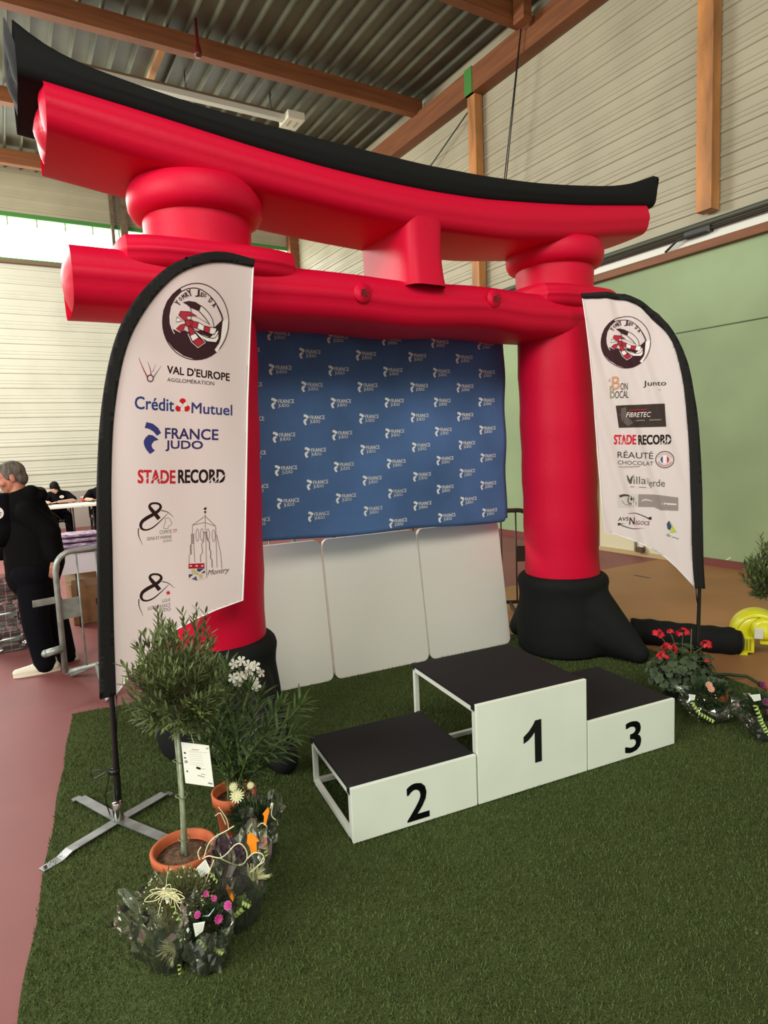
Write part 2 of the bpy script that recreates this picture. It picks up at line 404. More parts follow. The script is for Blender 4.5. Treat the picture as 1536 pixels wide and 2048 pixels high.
b = MB(); a, c = on_gable(1042, 58, .3), on_gable(1006, 400, .3)
for o in (-.025, .025): b.tube([a+W*o*.2, c+W*o], .009, 6)
b.build('chain', m_dark, t1)
t1 = thing('brace_cable', 'thin dark diagonal bracing cable from gable post down behind the arch', 'cable', on_gable(943, 214, .12))
b = MB(); b.tube([on_gable(943, 214, .12), on_gable(800, 420, .12)], .012, 6); b.build('cable', m_dark, t1)
pp = G(395, 96, 7.9)
t1 = thing('alarm_beacon', 'small dark red beacon hanging below the roof deck', 'beacon', pp)
b = MB(); b.lathe([(.0, -.13), (.05, -.13), (.06, -.08), (.05, .0), (.03, .06), (.02, .42)], pp, 14); b.build('housing', mat('dark red plastic', (92, 26, 20), .4), t1)

# ================================================================== ARTIFICIAL GRASS
TL = V((-2.171, 4.148, 0)); GE = V((.925, .38, 0)).normalized(); GN = V((-GE.y, GE.x, 0))
def GR(a, c, z=0): return TL + GE*a + GN*c + V((0, 0, z))
m_turf = mat('artificial turf', (78, 102, 48), .95, spec=.1, var=.0, bump=.8, bscale=420)
def turf_nodes(m):
    nt = m.node_tree; bs = nt.nodes['Principled BSDF']; tc = nt.nodes['Texture Coordinate']
    def noi(sc, stretch=None):
        n = nt.nodes.new('ShaderNodeTexNoise'); n.inputs['Scale'].default_value = sc; n.inputs['Detail'].default_value = 6; nt.links.new(tc.outputs['Object'], n.inputs['Vector']); return n
    a, c = noi(230), noi(2.2)
    r = nt.nodes.new('ShaderNodeValToRGB'); nt.links.new(a.outputs['Fac'], r.inputs[0])
    r.color_ramp.elements[0].position = .34; r.color_ramp.elements[0].color = lin((50, 60, 32)); r.color_ramp.elements[1].position = .68; r.color_ramp.elements[1].color = lin((98, 112, 66))
    mx = nt.nodes.new('ShaderNodeMixRGB'); mx.blend_type = 'OVERLAY'; mx.inputs[0].default_value = .28
    nt.links.new(r.outputs[0], mx.inputs[1]); nt.links.new(c.outputs['Fac'], mx.inputs[2]); nt.links.new(mx.outputs[0], bs.inputs['Base Color'])
turf_nodes(m_turf)
ct = thing('grass_carpet', 'large dark green artificial grass carpet lying under the arch and podium', 'carpet', GR(2.1, -2.5))
b = MB(); b.smooth = False
NX, NY = 44, 62
def crp(u, v):
    p = GR(u*4.24, -v*6.2)
    ed = .006*math.sin(v*61)*(1 if u in (0, 1) else 0)
    return p + GE*ed + V((0, 0, .014+.004*noise.noise(p*1.7)))
b.grid(crp, NX, NY); o = b.build('backing', m_turf, ct)
import numpy as np
def blades(name, n, region, h, w, m, parent, seed):
    rg = np.random.default_rng(seed); uv = region(rg, n); n = len(uv)
    base = np.array(TL)[None]+uv[:, :1]*np.array(GE)[None]+uv[:, 1:2]*np.array(GN)[None]; base[:, 2] = .014
    an = rg.random(n)*2*np.pi; d = np.stack([np.cos(an), np.sin(an), np.zeros(n)], 1); hh = h*(.5+.8*rg.random(n))
    ln = (rg.random((n, 2))-.5)*h*1.3; tip = base+np.concatenate([ln, hh[:, None]], 1)
    co = np.stack([base-d*w, base+d*w, tip], 1).reshape(-1, 3).astype(np.float32)
    me = bpy.data.meshes.new(name); me.vertices.add(3*n); me.vertices.foreach_set('co', co.ravel())
    me.loops.add(3*n); me.loops.foreach_set('vertex_index', np.arange(3*n, dtype=np.int32)); me.polygons.add(n)
    me.polygons.foreach_set('loop_start', np.arange(0, 3*n, 3, dtype=np.int32)); me.polygons.foreach_set('loop_total', np.full(n, 3, dtype=np.int32))
    me.update(calc_edges=True); me.materials.append(m)
    o = link(name, me, parent); o['kind'] = 'stuff'; return o
def reg(rg, n):
    uv = np.stack([rg.random(n)*4.24, -rg.random(n)*5.0], 1)
    p = np.array(TL)[None, :2]+uv[:, :1]*np.array(GE)[None, :2]+uv[:, 1:]*np.array(GN)[None, :2]
    return uv[p[:, 1] > 1.3]
m_blade = mat('turf fibre', (76, 90, 50), .85, spec=.1, var=.35, scale=160)
blades('pile', 260000, reg, .016, .0022, m_blade, ct, 3)

# ================================================================== INFLATABLE ARCH
TO = V((-.945, 3.72, 0)); TU = V((2.355, 1.34, 0)).normalized(); TN = V((-TU.y, TU.x, 0)); SR = 2.71
def T(s, o, z): return TO + TU*s + TN*o + V((0, 0, z))
m_infl = mat('red inflatable nylon', (208, 8, 52), .5, spec=.22, bump=.12, bscale=22)
m_blk = mat('black inflatable nylon', (25, 26, 26), .8, spec=.15, bump=.12, bscale=18)
arch = thing('inflatable_torii_arch', 'big red inflatable gate arch with curved black top beam and black feet', 'inflatable arch', T(SR/2, 0, 0))
def rrect(hy, z0, z1, r, n=7, bulge=0.0, K=8):
    """rounded rectangle section as (o, z) list; bulge puffs the faces"""
    cz = (z0+z1)/2; hz = (z1-z0)/2; out = []
    corners = []
    for sx, sz, a0 in ((1, 1, 0), (-1, 1, 90), (-1, -1, 180), (1, -1, 270)):
        corners.append([(sx*(hy-r)+r*math.cos(math.radians(a0+90*i/(n-1))), cz+sz*(hz-r)+r*math.sin(math.radians(a0+90*i/(n-1)))) for i in range(n)])
    for j, (nx, nz) in enumerate(((0, 1), (-1, 0), (0, -1), (1, 0))):
        out += corners[j]; p, q = corners[j][-1], corners[(j+1) % 4][0]
        for k in range(1, K):
            f = k/K; bu = bulge*4*f*(1-f); out.append((p[0]+(q[0]-p[0])*f+nx*bu, p[1]+(q[1]-p[1])*f+nz*bu))
    return out
def beam(name, ss, sec, m, endfn, parent, nseg=5):
    """loft of sections sec(s) along the arch, closed by puffed end caps endfn(side, o_fraction, z_fraction) -> outward bulge"""
    b = MB(); rings = [sec(s) for s in ss]; n = len(rings[0])
    vs = [T(s, o, z) for s, r in zip(ss, rings) for o, z in r]; fs = []
    for i in range(len(ss)-1):
        for k in range(n):
            k2 = (k+1) % n; fs.append((i*n+k, i*n+k2, (i+1)*n+k2, (i+1)*n+k))
    b.add(vs, fs)
    for side, idx in ((-1, 0), (1, len(ss)-1)):
        r = rings[idx]; s0 = ss[idx]; co = sum(p[0] for p in r)/n; cz = sum(p[1] for p in r)/n; hy = max(p[0] for p in r)-co; hz = max(p[1] for p in r)-cz
        L = 8; vs = []; fs = []
        for j in range(L+1):
            f = 1-j/L
            for o, z in r:
                oo = co+(o-co)*f; zz = cz+(z-cz)*f
                vs.append(T(s0+side*endfn(side, (oo-co)/hy, (zz-cz)/hz, f), oo, zz))
        for j in range(L):
            for k in range(n):
                k2 = (k+1) % n; fs.append((j*n+k, j*n+k2, (j+1)*n+k2, (j+1)*n+k))
        b.add(vs, fs)
    return b.build(name, m, parent)
def curve(pts):
    def f(s):
        def g(s):
            if s <= pts[0][0]: (x0, y0), (x1, y1) = pts[0], pts[1]
            elif s >= pts[-1][0]: (x0, y0), (x1, y1) = pts[-2], pts[-1]
            else:
                i = next(i for i in range(len(pts)-1) if pts[i+1][0] >= s); (x0, y0), (x1, y1) = pts[i], pts[i+1]
            return y0+(y1-y0)*(s-x0)/(x1-x0)
        return sum(g(s+d) for d in (-.1, -.05, 0, .05, .1))/5
    return f
cap_z = curve([(-.90, 3.70), (-.80, 3.628), (-.68, 3.575), (-.45, 3.535), (-.18, 3.502), (.1, 3.478), (.45, 3.460), (.9, 3.446), (1.3, 3.436), (1.75, 3.444), (2.17, 3.468), (2.5, 3.502), (2.9, 3.556), (3.1, 3.594), (3.25, 3.640), (3.44, 3.715)])
red_z = curve([(-.77, 3.452), (-.3, 3.405), (.2, 3.348), (.6, 3.314), (1.0, 3.296), (1.35, 3.292), (1.75, 3.304), (2.2, 3.344), (2.65, 3.392), (3.35, 3.488)])
bot_z = curve([(-.7, 3.235), (-.3, 3.18), (.4, 3.115), (.8, 3.085), (1.25, 3.062), (1.95, 3.075), (2.5, 3.13), (3.4, 3.28)])
def lobes(side, o, z, f): return (1-f**3)*(.008+.035*abs(math.cos(1.5*PI*o))**.7)-.06*(1-z)*.5*(1 if side < 0 else .5)*f
def red_sec(s):
    return rrect(.335, bot_z(s), red_z(s)+.01, .075, 7, .010)
NS = 60
ss = [-.765+i*(3.345+.765)/NS for i in range(NS+1)]
beam('top_beam', ss, red_sec, m_infl, lobes, arch)
def cap_sec(s):
    z0, z1 = red_z(s)-.02, cap_z(s); zc = (z0+z1)/2
    r = rrect(.335, z0, z1, .05, 7, .006)
    return [(o*(1+.18*(z-zc)), z) for o, z in r]
ss = [-.865+i*(3.435+.865)/70 for i in range(71)]
def capend(side, o, z, f): return (1-f**2.5)*(.006+.03*abs(math.cos(1.5*PI*o))**.8)+z*.035*f-max(0, o)*.05*f
beam('roof_cap', ss, cap_sec, m_blk, capend, arch)
def nuki_sec(s):
    d = .014*math.sin((s-1.5)*5.2)*(1 if .9 < s < 2.2 else .3)
    return rrect(.29, 2.475+d, 2.765+d*.6, .105, 7, .014)
ss = [-.715+i*(3.42+.715)/44 for i in range(45)]
beam('tie_beam', ss, nuki_sec, m_infl, lambda sd, o, z, f: (1-f**3)*.025-.05*max(0, .3-z)*f, arch)
for s0 in (0, SR):
    c = T(s0, 0, 0)
    c = T(s0, 0, 0)+(TU*.018 if s0 else -TU*.10)      # the feet stand a little wider than the beams
    tp = T(s0, 0, 0)+(-TU*.03)
    b = MB(); pr = [(.27, .40)]+[(.290+.004*math.sin(i*1.9), .55+i*(3.18-.55)/22) for i in range(23)]; b.lathe(pr, (0, 0, 0), 48); b.v = [p+c.lerp(tp, min(1, max(0, (p.z-.5)/2.0))) for p in b.v]; b.build('column', m_infl, arch)
    b = MB(); b.lathe([(.26, 3.0), (.31, 3.003), (.345, 3.02), (.362, 3.055), (.366, 3.10), (.36, 3.14), (.345, 3.17), (.31, 3.185), (.25, 3.19)], tp, 48); b.build('column_collar', m_infl, arch)
    b = MB(); hw = .36 if s0 else .44
    def wsec(s, hw=hw): return rrect(.335*(1-.16*abs((s-s0+.02)/hw)**4), 2.68, 2.835, .055, 6, .012)
    o = beam('column_wedge', [s0-.02-hw+i*2*hw/10 for i in range(11)], wsec, m_infl, lambda sd, o, z, f: (1-f**3)*.05, arch)
    # black foot: stuffed cuff, barrel and two flared outriggers melted into one skin
    b = MB(); b.lathe([(.30, .014), (.36, .03), (.372, .12), (.365, .30), (.345, .48), (.352, .54), (.362, .585), (.352, .63), (.30, .655), (.2, .655)], (0, 0, 0), 40); b.v = [p+c for p in b.v]; fo = c-T(s0, 0, 0)
    for sg, (ds, do) in ((-1, (.17, -.60)), (1, (-.06 if s0 else -.34, .48))):
        p1 = T(s0+ds, do, .095)+fo
        for hgt, r0 in ((.46, .22), (.32, .24), (.16, .13)): b.cap(T(s0+ds*.22, do*.25, hgt)+fo, p1, r0, .08 if hgt > .2 else .075, 20)
    o = fuse('column_foot', b, .02, .5, m_blk, arch, 8)
b = MB()
def strut(u, v):
    a = u*2*PI; c, s_ = math.cos(a), math.sin(a); ex = 5.0
    x = math.copysign(abs(c)**(2/ex), c); y = math.copysign(abs(s_)**(2/ex), s_)
    fl = 1+.06*(2*v-1)**2
    return T(1.295+.145*x*fl, .0+.335*y*fl*(1-.06*v), 2.71+.42*v)
b.grid(strut, 56, 14, True); b.build('centre_strut', m_infl, arch)
for x, y in ((725, 585), (988, 597)):
    p = PLN(x, y, T(0, -.302, 0), TN)
    b = MB(); b.lathe([(0, 0), (.05, .0), (.052, .003), (0, .004)], (0, 0, 0), 24)
    R = V((0, 0, 1)).rotation_difference(-TN).to_matrix().to_4x4(); b2 = MB(Matrix.Translation(p) @ R)
    b2.lathe([(0, .001), (.060, .0), (.058, .006), (0, .009)], (0, 0, 0), 24); t_ = b2.build('tie_patch', m_infl, arch)
    b = MB(); rnd = random.Random(x)
    for i in range(7):
        a = i*2*PI/7; b.tube([p-TN*.008, p-TN*.022+TU*.012*math.cos(a)+V((0, 0, .012*math.sin(a))), p-TN*.028+TU*.03*math.cos(a)+V((0, 0, .030*math.sin(a)-.006))], [.006, .005, .002], 6)
    b.ball(p-TN*.014, .012, None, 10, 6); b.build('tie_knot', mat('dark red cord', (110, 14, 28), .7), t_)

# ================================================================== BACKDROP CLOTH
m_blue = mat('blue printed cloth', (88, 122, 172), .75, spec=.2, var=.10, scale=1.6, bump=.25, bscale=26, transl=.22)
BO = .35
def BD(s, z, lift=0.0):
    """point on the hanging cloth: s along, z up"""
    w = .005*math.sin(s*7+z*3)+.005*math.sin(z*11+1.5*math.sin(s*2))+.006*math.sin((s*1.6+z)*13)*max(0, (s-1.7))
    w += .012*max(0, 1.25-z)*4*math.sin(s*9+1)
    return T(s, BO+w-lift, z)
S0, S1 = .22, None
rt_ = PLN(1010, 870, T(0, BO, 0), TN); S1 = (rt_-TO).dot(TU)
def zb(s): return 1.130-.031*(s-S0)+.007*math.sin(s*5.0)
bk = thing('event_backdrop', 'blue cloth backdrop covered with small white sponsor marks, hung in the arch', 'backdrop', T(1.0, BO, 1.07))
def bdp(u, v):
    s = S0+(S1-S0)*u; z0 = zb(s); z = z0+(2.60-z0)*v
    cr = .05
    du, dv = (1-u)*(S1-S0), v*(2.6-z0)
    if du < cr and dv < cr and (cr-du)**2+(cr-dv)**2 > cr*cr:   # rounded lower corner
        z = z0+cr-math.sqrt(max(0, cr*cr-(cr-du)**2))
    return BD(s, z)
b = MB(); b.grid(bdp, 70, 50); cloth = solid(b.build('cloth', m_blue, bk), .006)
b = MB(); b.tube([BD(S1, zb(S1)+.03+i*(2.58-zb(S1))/24)+TN*.008 for i in range(25)], .009, 8); b.build('edge_hem', mat('dark navy hem', (24, 40, 84), .8), cloth)
for s in (.4, 1.1, 1.8, 2.35):
    b = MB(); b.tube([T(s, BO+.004, 2.585), T(s, .308, 2.60)], .006, 8)
    b.build('hanging_tie', mat('white tape', (220, 220, 215), .7), bk)
ink = Ink(); c = (232, 238, 240)
def mark(ink, x, y, k, c=c, full=True):
    """the curved emblem and its two lines of lettering; x, y = left top, k = scale (1 = emblem 46 high)"""
    up = [(0, 0), (8, .5), (16, 4), (22, 9), (22.5, 14), (13, 19), (10, 14.5), (4, 10.5), (-2, 9.5)]
    lo = [(13, 19.5), (17, 23), (11, 26), (9, 29), (8, 33), (9.5, 37), (13, 41.5), (5, 46), (0, 40), (-3, 33), (-2.5, 26), (2, 20.5), (8, 18.5)]
    f = lambda P: [(x+a*k, y+b_*k) for a, b_ in P]
    ink.poly(f(up), c); ink.poly(f(lo), c)
    ink.text('FRANCE', (x+27*k, y+22*k), (x+96*k, y+22*k), 16*k, c, off=.04)
    ink.text('JUDO', (x+27*k, y+41*k), (x+74*k, y+41*k), 16*k, c, off=.04)
def s_of(x, y): return (PLN(x, y, T(0, BO, 0), TN)-TO).dot(TU)
def z_of(x, y): return PLN(x, y, T(0, BO, 0), TN).z
sp_ = [s_of(598, 690), s_of(713, 697), s_of(817, 704), s_of(912, 712)]
DS = (sp_[3]-sp_[0])/3
za, zz_ = z_of(660, 698), z_of(600, 1025)          # first row top ... eleventh row
DZ = (za-zz_)/10
PH = (s_of(538, 733)-sp_[0])
ink.step = 0
for r in range(-1, 12):
    z = za-DZ*r
    for i in range(-2, 5):
        s = sp_[0]+DS*i+(PH+DS if r % 2 else 0)
        if s+.19 > S1+.02 or z < zb(s)+.09 or z > 2.58 or s < S0: continue
        mark(ink, s*1000, -z*1000, 1.62)
ink.lay('printed_pattern', lambda x, y, l: BD(x/1000, -y/1000, l+.004), cloth, .002)

# ================================================================== WHITE LEANING PANELS
PB = V((-.832, 4.364, 0)); pth = math.radians(25.2); PU = V((math.cos(pth), math.sin(pth), 0)); PNV = V((-PU.y, PU.x, 0))
m_pan = mat('white plastic panel', (226, 225, 216), .5, spec=.3)
HP = 1.045; LEAN = .15
def PP(s, h, o=0.0):
    return PB + PU*s + PNV*(LEAN*h/HP+o) + V((0, 0, .018+h*math.sqrt(1-(LEAN/HP)**2)))
for (s0, s1, lb) in ((-.20, .452, 'white upright folding table at the left, partly behind the left black foot of the arch'), (.468, 1.262, 'white upright folding table between its two neighbours, below the blue backdrop'), (1.276, 2.055, 'white upright folding table at the right, nearest the right foot of the arch')):
    w = s1-s0; r = .05; th = .035
    pts = []
    for cx, cy, a0 in ((w-r, r, -90), (w-r, HP-r, 0), (r, HP-r, 90), (r, r, 180)):
        for i in range(7): a = math.radians(a0+15*i); pts.append((cx+r*math.cos(a), cy+r*math.sin(a)))
    n = len(pts); vs = [PP(s0+x, y, 0) for x, y in pts]+[PP(s0+x, y, th) for x, y in pts]
    t = thing('upright_table', lb, 'partition', PP((s0+s1)/2, 0), 'white folding tables leaning below the backdrop')  # plastic folding tables stood upright on edge
    b = MB(); b.smooth = False; b.add(vs, [tuple(range(n))[::-1], tuple(range(n, 2*n))]+[(i, (i+1) % n, n+(i+1) % n, n+i) for i in range(n)]); b.build('board', m_pan, t)

# ================================================================== PODIUM
PO = V((-.1965, 2.5936, 0)); pyaw = .4143; QU = V((math.cos(pyaw), math.sin(pyaw), 0)); QV = V((-QU.y, QU.x, 0))
def Q(a, d, z): return PO + QU*a + QV*d + V((0, 0, z))
RQ = Matrix(((QU.x, QV.x, 0), (QU.y, QV.y, 0), (0, 0, 1)))
m_pw = mat('white podium board', (232, 240, 224), .55, spec=.3, var=.015, scale=3)
m_pt = mat('black anti slip podium top', (30, 28, 29), .8, spec=.25, bump=.3, bscale=300)
m_pf = mat('white steel tube', (222, 226, 214), .4)
m_edge = mat('black corner', (20, 20, 20), .6)
m_num = mat('black numeral', (20, 20, 20), .6)
def block(num, a0, a1, dep, h, lb, box):
    t = thing('podium_block', lb, 'podium', Q((a0+a1)/2, dep/2, 0), 'winners podium blocks')
    z0 = .022
    w = a1-a0; tw = .024
    b = MB(); b.box(Q((a0+a1)/2, .009, (h+z0)/2), (w-.004, .018, h-z0), RQ, .003); fp = b.build('front_board', m_pw, t)
    b = MB(); b.box(Q((a0+a1)/2, dep/2+.01, h-.012), (w-.004, dep-.02, .016), RQ, .003); b.build('top_board', m_pt, t)
    zt = h-.034
    for nm, zz in (('top_frame', zt), ('base_frame', z0+tw/2)):
        b = MB()
        for a in (a0+.016, a1-.016): b.box(Q(a, dep/2+.01, zz), (tw, dep-.03, tw), RQ)
        for d in (.034, dep-.014): b.box(Q((a0+a1)/2, d, zz), (w-.03, tw, tw), RQ)
        b.build(nm, m_pf, t)
    for a in (a0+.016, a1-.016):
        for d in (.034, dep-.014):
            b = MB(); b.box(Q(a, d, (h+z0)/2-.012), (tw, tw, h-z0-.03), RQ); lg = b.build('leg', m_pf, t)
            b = MB(); b.box(Q(a, d, z0-.002), (tw+.002, tw+.002, .012), RQ); b.build('foot_cap', m_edge, lg)
    for a in (a0+.012, a1-.012):
        for d in (.03, dep-.012): b = MB(); b.box(Q(a, d, h-.018), (.026, .03, .03), RQ); b.build('corner_piece', m_edge, t)
    k = Ink(); x0, y0, x1, y1 = box
    if num == '1':
        f = lambda P: [(x0+a*(x1-x0), y0+c*(y1-y0)) for a, c in P]
        k.poly(f([(1, 0), (1, 1), (.62, 1), (.62, .27), (.45, .36), (.25, .43), (0, .48), (0, .32), (.3, .22), (.52, .1), (.66, 0)]), (20, 20, 20))
    else: k.text(num, (x0, y1), (x1, y1), y1-y0, (20, 20, 20), off=.03)
    # numeral box is measured on the board: centre and size
    pc = PLN((x0+x1)/2, (y0+y1)/2, Q(0, 0, 0), QV); wm = abs((PLN(x1, (y0+y1)/2, Q(0, 0, 0), QV)-PLN(x0, (y0+y1)/2, Q(0, 0, 0), QV)).dot(QU)); hm = PLN((x0+x1)/2, y0, Q(0, 0, 0), QV).z-PLN((x0+x1)/2, y1, Q(0, 0, 0), QV).z
    k.lay('printed_numeral', lambda x, y, l: pc+QU*((x-(x0+x1)/2)/(x1-x0)*wm)+V((0, 0, -(y-(y0+y1)/2)/(y1-y0)*hm))-QV*(l+.0005), fp)
block('2', 0, .636, .575, .273, 'low left podium block with black top, numbered 2 on its white front', (814, 1566, 857, 1638))
block('1', .640, 1.300, .672, .513, 'tallest middle podium block with black top, numbered 1 on its white front', (1047, 1442, 1083, 1527))
block('3', 1.304, 1.918, .600, .283, 'low right podium block with black top, numbered 3 on its white front', (1251, 1443, 1281, 1503))

# ================================================================== FEATHER FLAGS
m_cloth = mat('white flag cloth', (246, 238, 237), .8, spec=.15, transl=.36)
m_sleeve = mat('black flag sleeve', (28, 28, 27), .75, spec=.25, bump=.2, bscale=60)
m_mast = mat('black mast', (22, 22, 23), .35)
m_chrome = mat('chromed steel', (190, 190, 186), .18, metal=1.0)
m_zinc = mat('zinc plated flat bar', (148, 150, 150), .42, metal=.75, var=.12, scale=12)
NAVY, DNAVY, INK, REDC, WHT, GREY = (60, 62, 128), (46, 68, 128), (40, 22, 24), (206, 40, 56), (240, 234, 230), (128, 116, 116)
def emblem(k, cx, cy, rx, ry):
    """round club emblem; drawn on a 1509 px wide crop whose centre is (815, 670)"""
    def f(P): return [(cx+(x-815)/362*rx, cy+(y-670)/409*ry) for x, y in P]
    sc = rx/362
    D, R2 = (58, 30, 36), (178, 44, 58)
    k.ring((cx, cy), rx, ry, 9*sc, D, 2)
    k.poly(f([(640, 312), (560, 370), (500, 450), (462, 550), (452, 660), (466, 770), (500, 865), (570, 955), (680, 1035), (800, 1075), (900, 1070), (980, 1040), (1035, 1002), (1015, 968), (1065, 900), (1100, 800), (1114, 700), (1112, 640), (1086, 662), (1020, 724), (900, 760), (720, 780), (690, 762), (640, 788), (590, 760), (548, 742), (530, 690), (526, 610), (542, 510), (590, 415), (655, 348)]), D, 1)
    k.stroke(f([(650, 348), (730, 316), (830, 318), (930, 370), (1020, 460), (1090, 580), (1112, 650)]), 9*sc, D, 2)
    k.stroke(f([(548, 560), (540, 640), (548, 730), (580, 800)]), 8*sc, WHT, 3)
    k.stroke(f([(1040, 500), (1075, 570), (1098, 640), (1090, 760)]), 7*sc, D, 2)
    k.poly(f([(1105, 660), (1172, 640), (1160, 760), (1120, 860), (1045, 1000), (1022, 980), (1080, 890)]), WHT, 3)
    k.poly(f([(664, 464), (730, 450), (800, 462), (862, 500), (840, 562), (790, 540), (745, 522), (712, 492)]), D, 2)
    k.poly(f([(862, 500), (930, 560), (985, 640), (1006, 728), (958, 704), (915, 640), (842, 562)]), (226, 212, 210), 2)
    k.stroke(f([(860, 500), (930, 560), (985, 640), (1006, 728)]), 8*sc, D, 3); k.stroke(f([(842, 562), (915, 640), (958, 704)]), 8*sc, D, 3)
    k.stroke(f([(745, 520), (758, 580), (752, 650)]), 7*sc, D, 3); k.stroke(f([(760, 600), (850, 640), (940, 690)]), 5*sc, (150, 120, 122), 3)
    wb = lambda P: k.poly(f(P), WHT, 4); rd = lambda P: k.poly(f(P), R2, 5); dk = lambda P: k.stroke(f(P+P[:1]), 6*sc, D, 6, False)
    def band(P, red): wb(P); (rd(P) if red else None); dk(P)
    band([(760, 735), (850, 800), (960, 838), (1052, 760), (1058, 850), (1030, 892), (930, 884), (840, 830)], False)
    k.stroke(f([(800, 770), (900, 830), (1010, 845), (1050, 790)]), 7*sc, D, 6)
    band([(740, 655), (832, 680), (820, 745), (750, 722)], True); band([(832, 680), (897, 716), (886, 772), (820, 745)], False)
    band([(897, 716), (962, 730), (952, 796), (886, 772)], True); band([(962, 730), (1034, 742), (1012, 812), (952, 796)], False)
    band([(690, 668), (725, 650), (765, 655), (770, 700), (735, 722), (698, 712)], True)
    band([(622, 600), (640, 560), (735, 566), (815, 612), (740, 608), (700, 612), (715, 652), (692, 668)], True)
    band([(604, 620), (660, 660), (594, 674)], False)
    band([(642, 705), (698, 690), (668, 768), (652, 784), (598, 744)], True)
    band([(718, 722), (768, 735), (800, 796), (742, 822)], True); band([(742, 822), (800, 796), (836, 842), (772, 884)], False)
    band([(772, 884), (836, 842), (906, 892), (832, 946)], True)
    k.stroke(f([(720, 800), (760, 890), (830, 952), (912, 895), (850, 830)]), 7*sc, WHT, 7, False)
    for t, (x, y), a, h in (('Y', (612, 470), -50, 72), ('O', (640, 428), -44, 50), ('M', (672, 402), -36, 56), ('R', (706, 382), -30, 62), ('Y', (738, 364), -22, 84),
                            ('J', (822, 368), 4, 86), ('U', (850, 380), 8, 50), ('D', (878, 384), 12, 52), ('O', (906, 390), 16, 44), ('D', (968, 440), 36, 62), ('A', (1010, 490), 48, 66)):
        a = math.radians(a); h *= .86; w = h*.55; ux = (math.cos(a), math.sin(a)); uy = (math.sin(a), -math.cos(a))
        P = [(x-ux[0]*w/2-uy[0]*h/2, y-ux[1]*w/2-uy[1]*h/2), (x+ux[0]*w/2-uy[0]*h/2, y+ux[1]*w/2-uy[1]*h/2)]
        P = f(P); k.text(t, P[0], P[1], h*sc, D, 3, .05, up=uy)
def brush(k, P, ws, c, l=1): k.stroke(P, ws, c, l)
def scratch(k, P, w=1.6):
    k.stroke(P, w, WHT, 4, False)
def feather(name, label, base, dirv, top, side_in, side_out, rim, tip_out, dispf):
    """mast + sleeve + cloth, all in the upright plane through the mast; outlines measured on the photo"""
    n = V((dirv.y, -dirv.x, 0)).normalized()
    if n.y > 0: n = -n                                   # towards the viewer's side
    def P(x, y, l=0.0):
        p = PLN(x, y, base, n); return p + n*(dispf((p-base).dot(dirv), p.z)+l)
    f = thing(name, label, 'flag', base, 'white feather flags beside the arch')
    vs, fs = fill(side_in+rim, 4.5)
    b = MB(); b.add([P(x, y) for x, y in vs], fs); cl = solid(b.build('flag_cloth', m_cloth, f), .0016)
    vs, fs = fill(side_out+side_in[::-1], 9)
    b = MB(); b.add([P(x, y) for x, y in vs], fs); sl = solid(b.build('mast_sleeve', m_sleeve, f), .022)
    b = MB(); b.tube([P(x, y, .003) for x, y in rim], .004, 6); b.build('hem', mat('bright white hem', (250, 248, 246), .7), cl)
    return f, cl, P, n

# ---- left flag
LB = V((-1.34, 2.89, 0)); LD = V((.788, .616, 0)).normalized()
def ldisp(t, z): return .006*math.sin(t*14+z*2.4)+.010*math.sin(t*6-z*3.1)*min(1, t*3)
li = bez2([(230, 1388), (226, 1250), (224, 1100), (222, 960), (228, 820), (250, 700), (290, 620), (345, 557), (400, 531), (450, 525), (506, 534)], 6)
lo = bez2([(199, 1397), (196, 1250), (195, 1100), (195, 960), (203, 815), (226, 690), (268, 603), (330, 538), (395, 510), (450, 505), (508, 520)], 6)
lr = [(506, 534), (502, 660), (497, 800), (492, 950), (488, 1080), (484, 1200), (462, 1208), (430, 1220), (390, 1238), (345, 1264), (310, 1294), (280, 1326), (250, 1364), (231, 1388)]
fl, fc, FP, fnn = feather('feather_flag', 'left white feather flag, its black mast on a grey cross base on the grass', LB, LD, None, li, lo, lr, None, ldisp)
b = MB(); mt = [V((LB.x, LB.y, .05))]+[FP(212, y, -.004) for y in (1420, 1390, 1200, 1000)]+[FP(x, y, -.004) for x, y in bez2([(212, 900), (214, 815), (238, 700), (280, 612), (338, 548), (398, 521), (450, 515), (500, 524)], 5)]
mt[0] = G(238, 1628, .05)
mt = [G(238, 1632, .03), PLN(234, 1565, LB, fnn), PLN(229, 1480, LB, fnn), PLN(223, 1390, LB, fnn), PLN(216, 1270, LB, fnn)]+mt[3:]; b.tube(mt, [.017, .017]+[.012]*(len(mt)-2), 12); b.build('mast', m_mast, fl)
b = MB(); b.lathe([(.020, .0), (.024, .004), (.024, .10), (.020, .104)], G(238, 1645, .022), 20); b.build('socket', m_chrome, fl)
b = MB(); pk = PLN(229, 1542, LB, fnn); b.lathe([(.016, -.012), (.024, -.010), (.024, .010), (.016, .012)], pk, 16); ck = b.build('mast_clamp', m_mast, fl)
b = MB(); b.tube(bez([pk+V((.015, 0, 0)), pk+V((-.03, -.02, .02)), pk+V((-.10, -.02, .01)), pk+V((-.09, -.03, -.02)), pk+V((-.02, -.02, .0)), pk+V((-.045, -.02, -.12)), pk+V((-.03, -.01, -.24))]), .003, 6); b.build('bungee_cord', m_mast, ck)
b = MB(); b.tube([PLN(233, 1390, LB-fnn*.02, fnn), PLN(233, 1450, LB-fnn*.02, fnn), PLN(231, 1540, LB-fnn*.02, fnn)], .003, 6); b.build('pull_cord', m_mast, fl)
hub = G(238, 1645, .02)
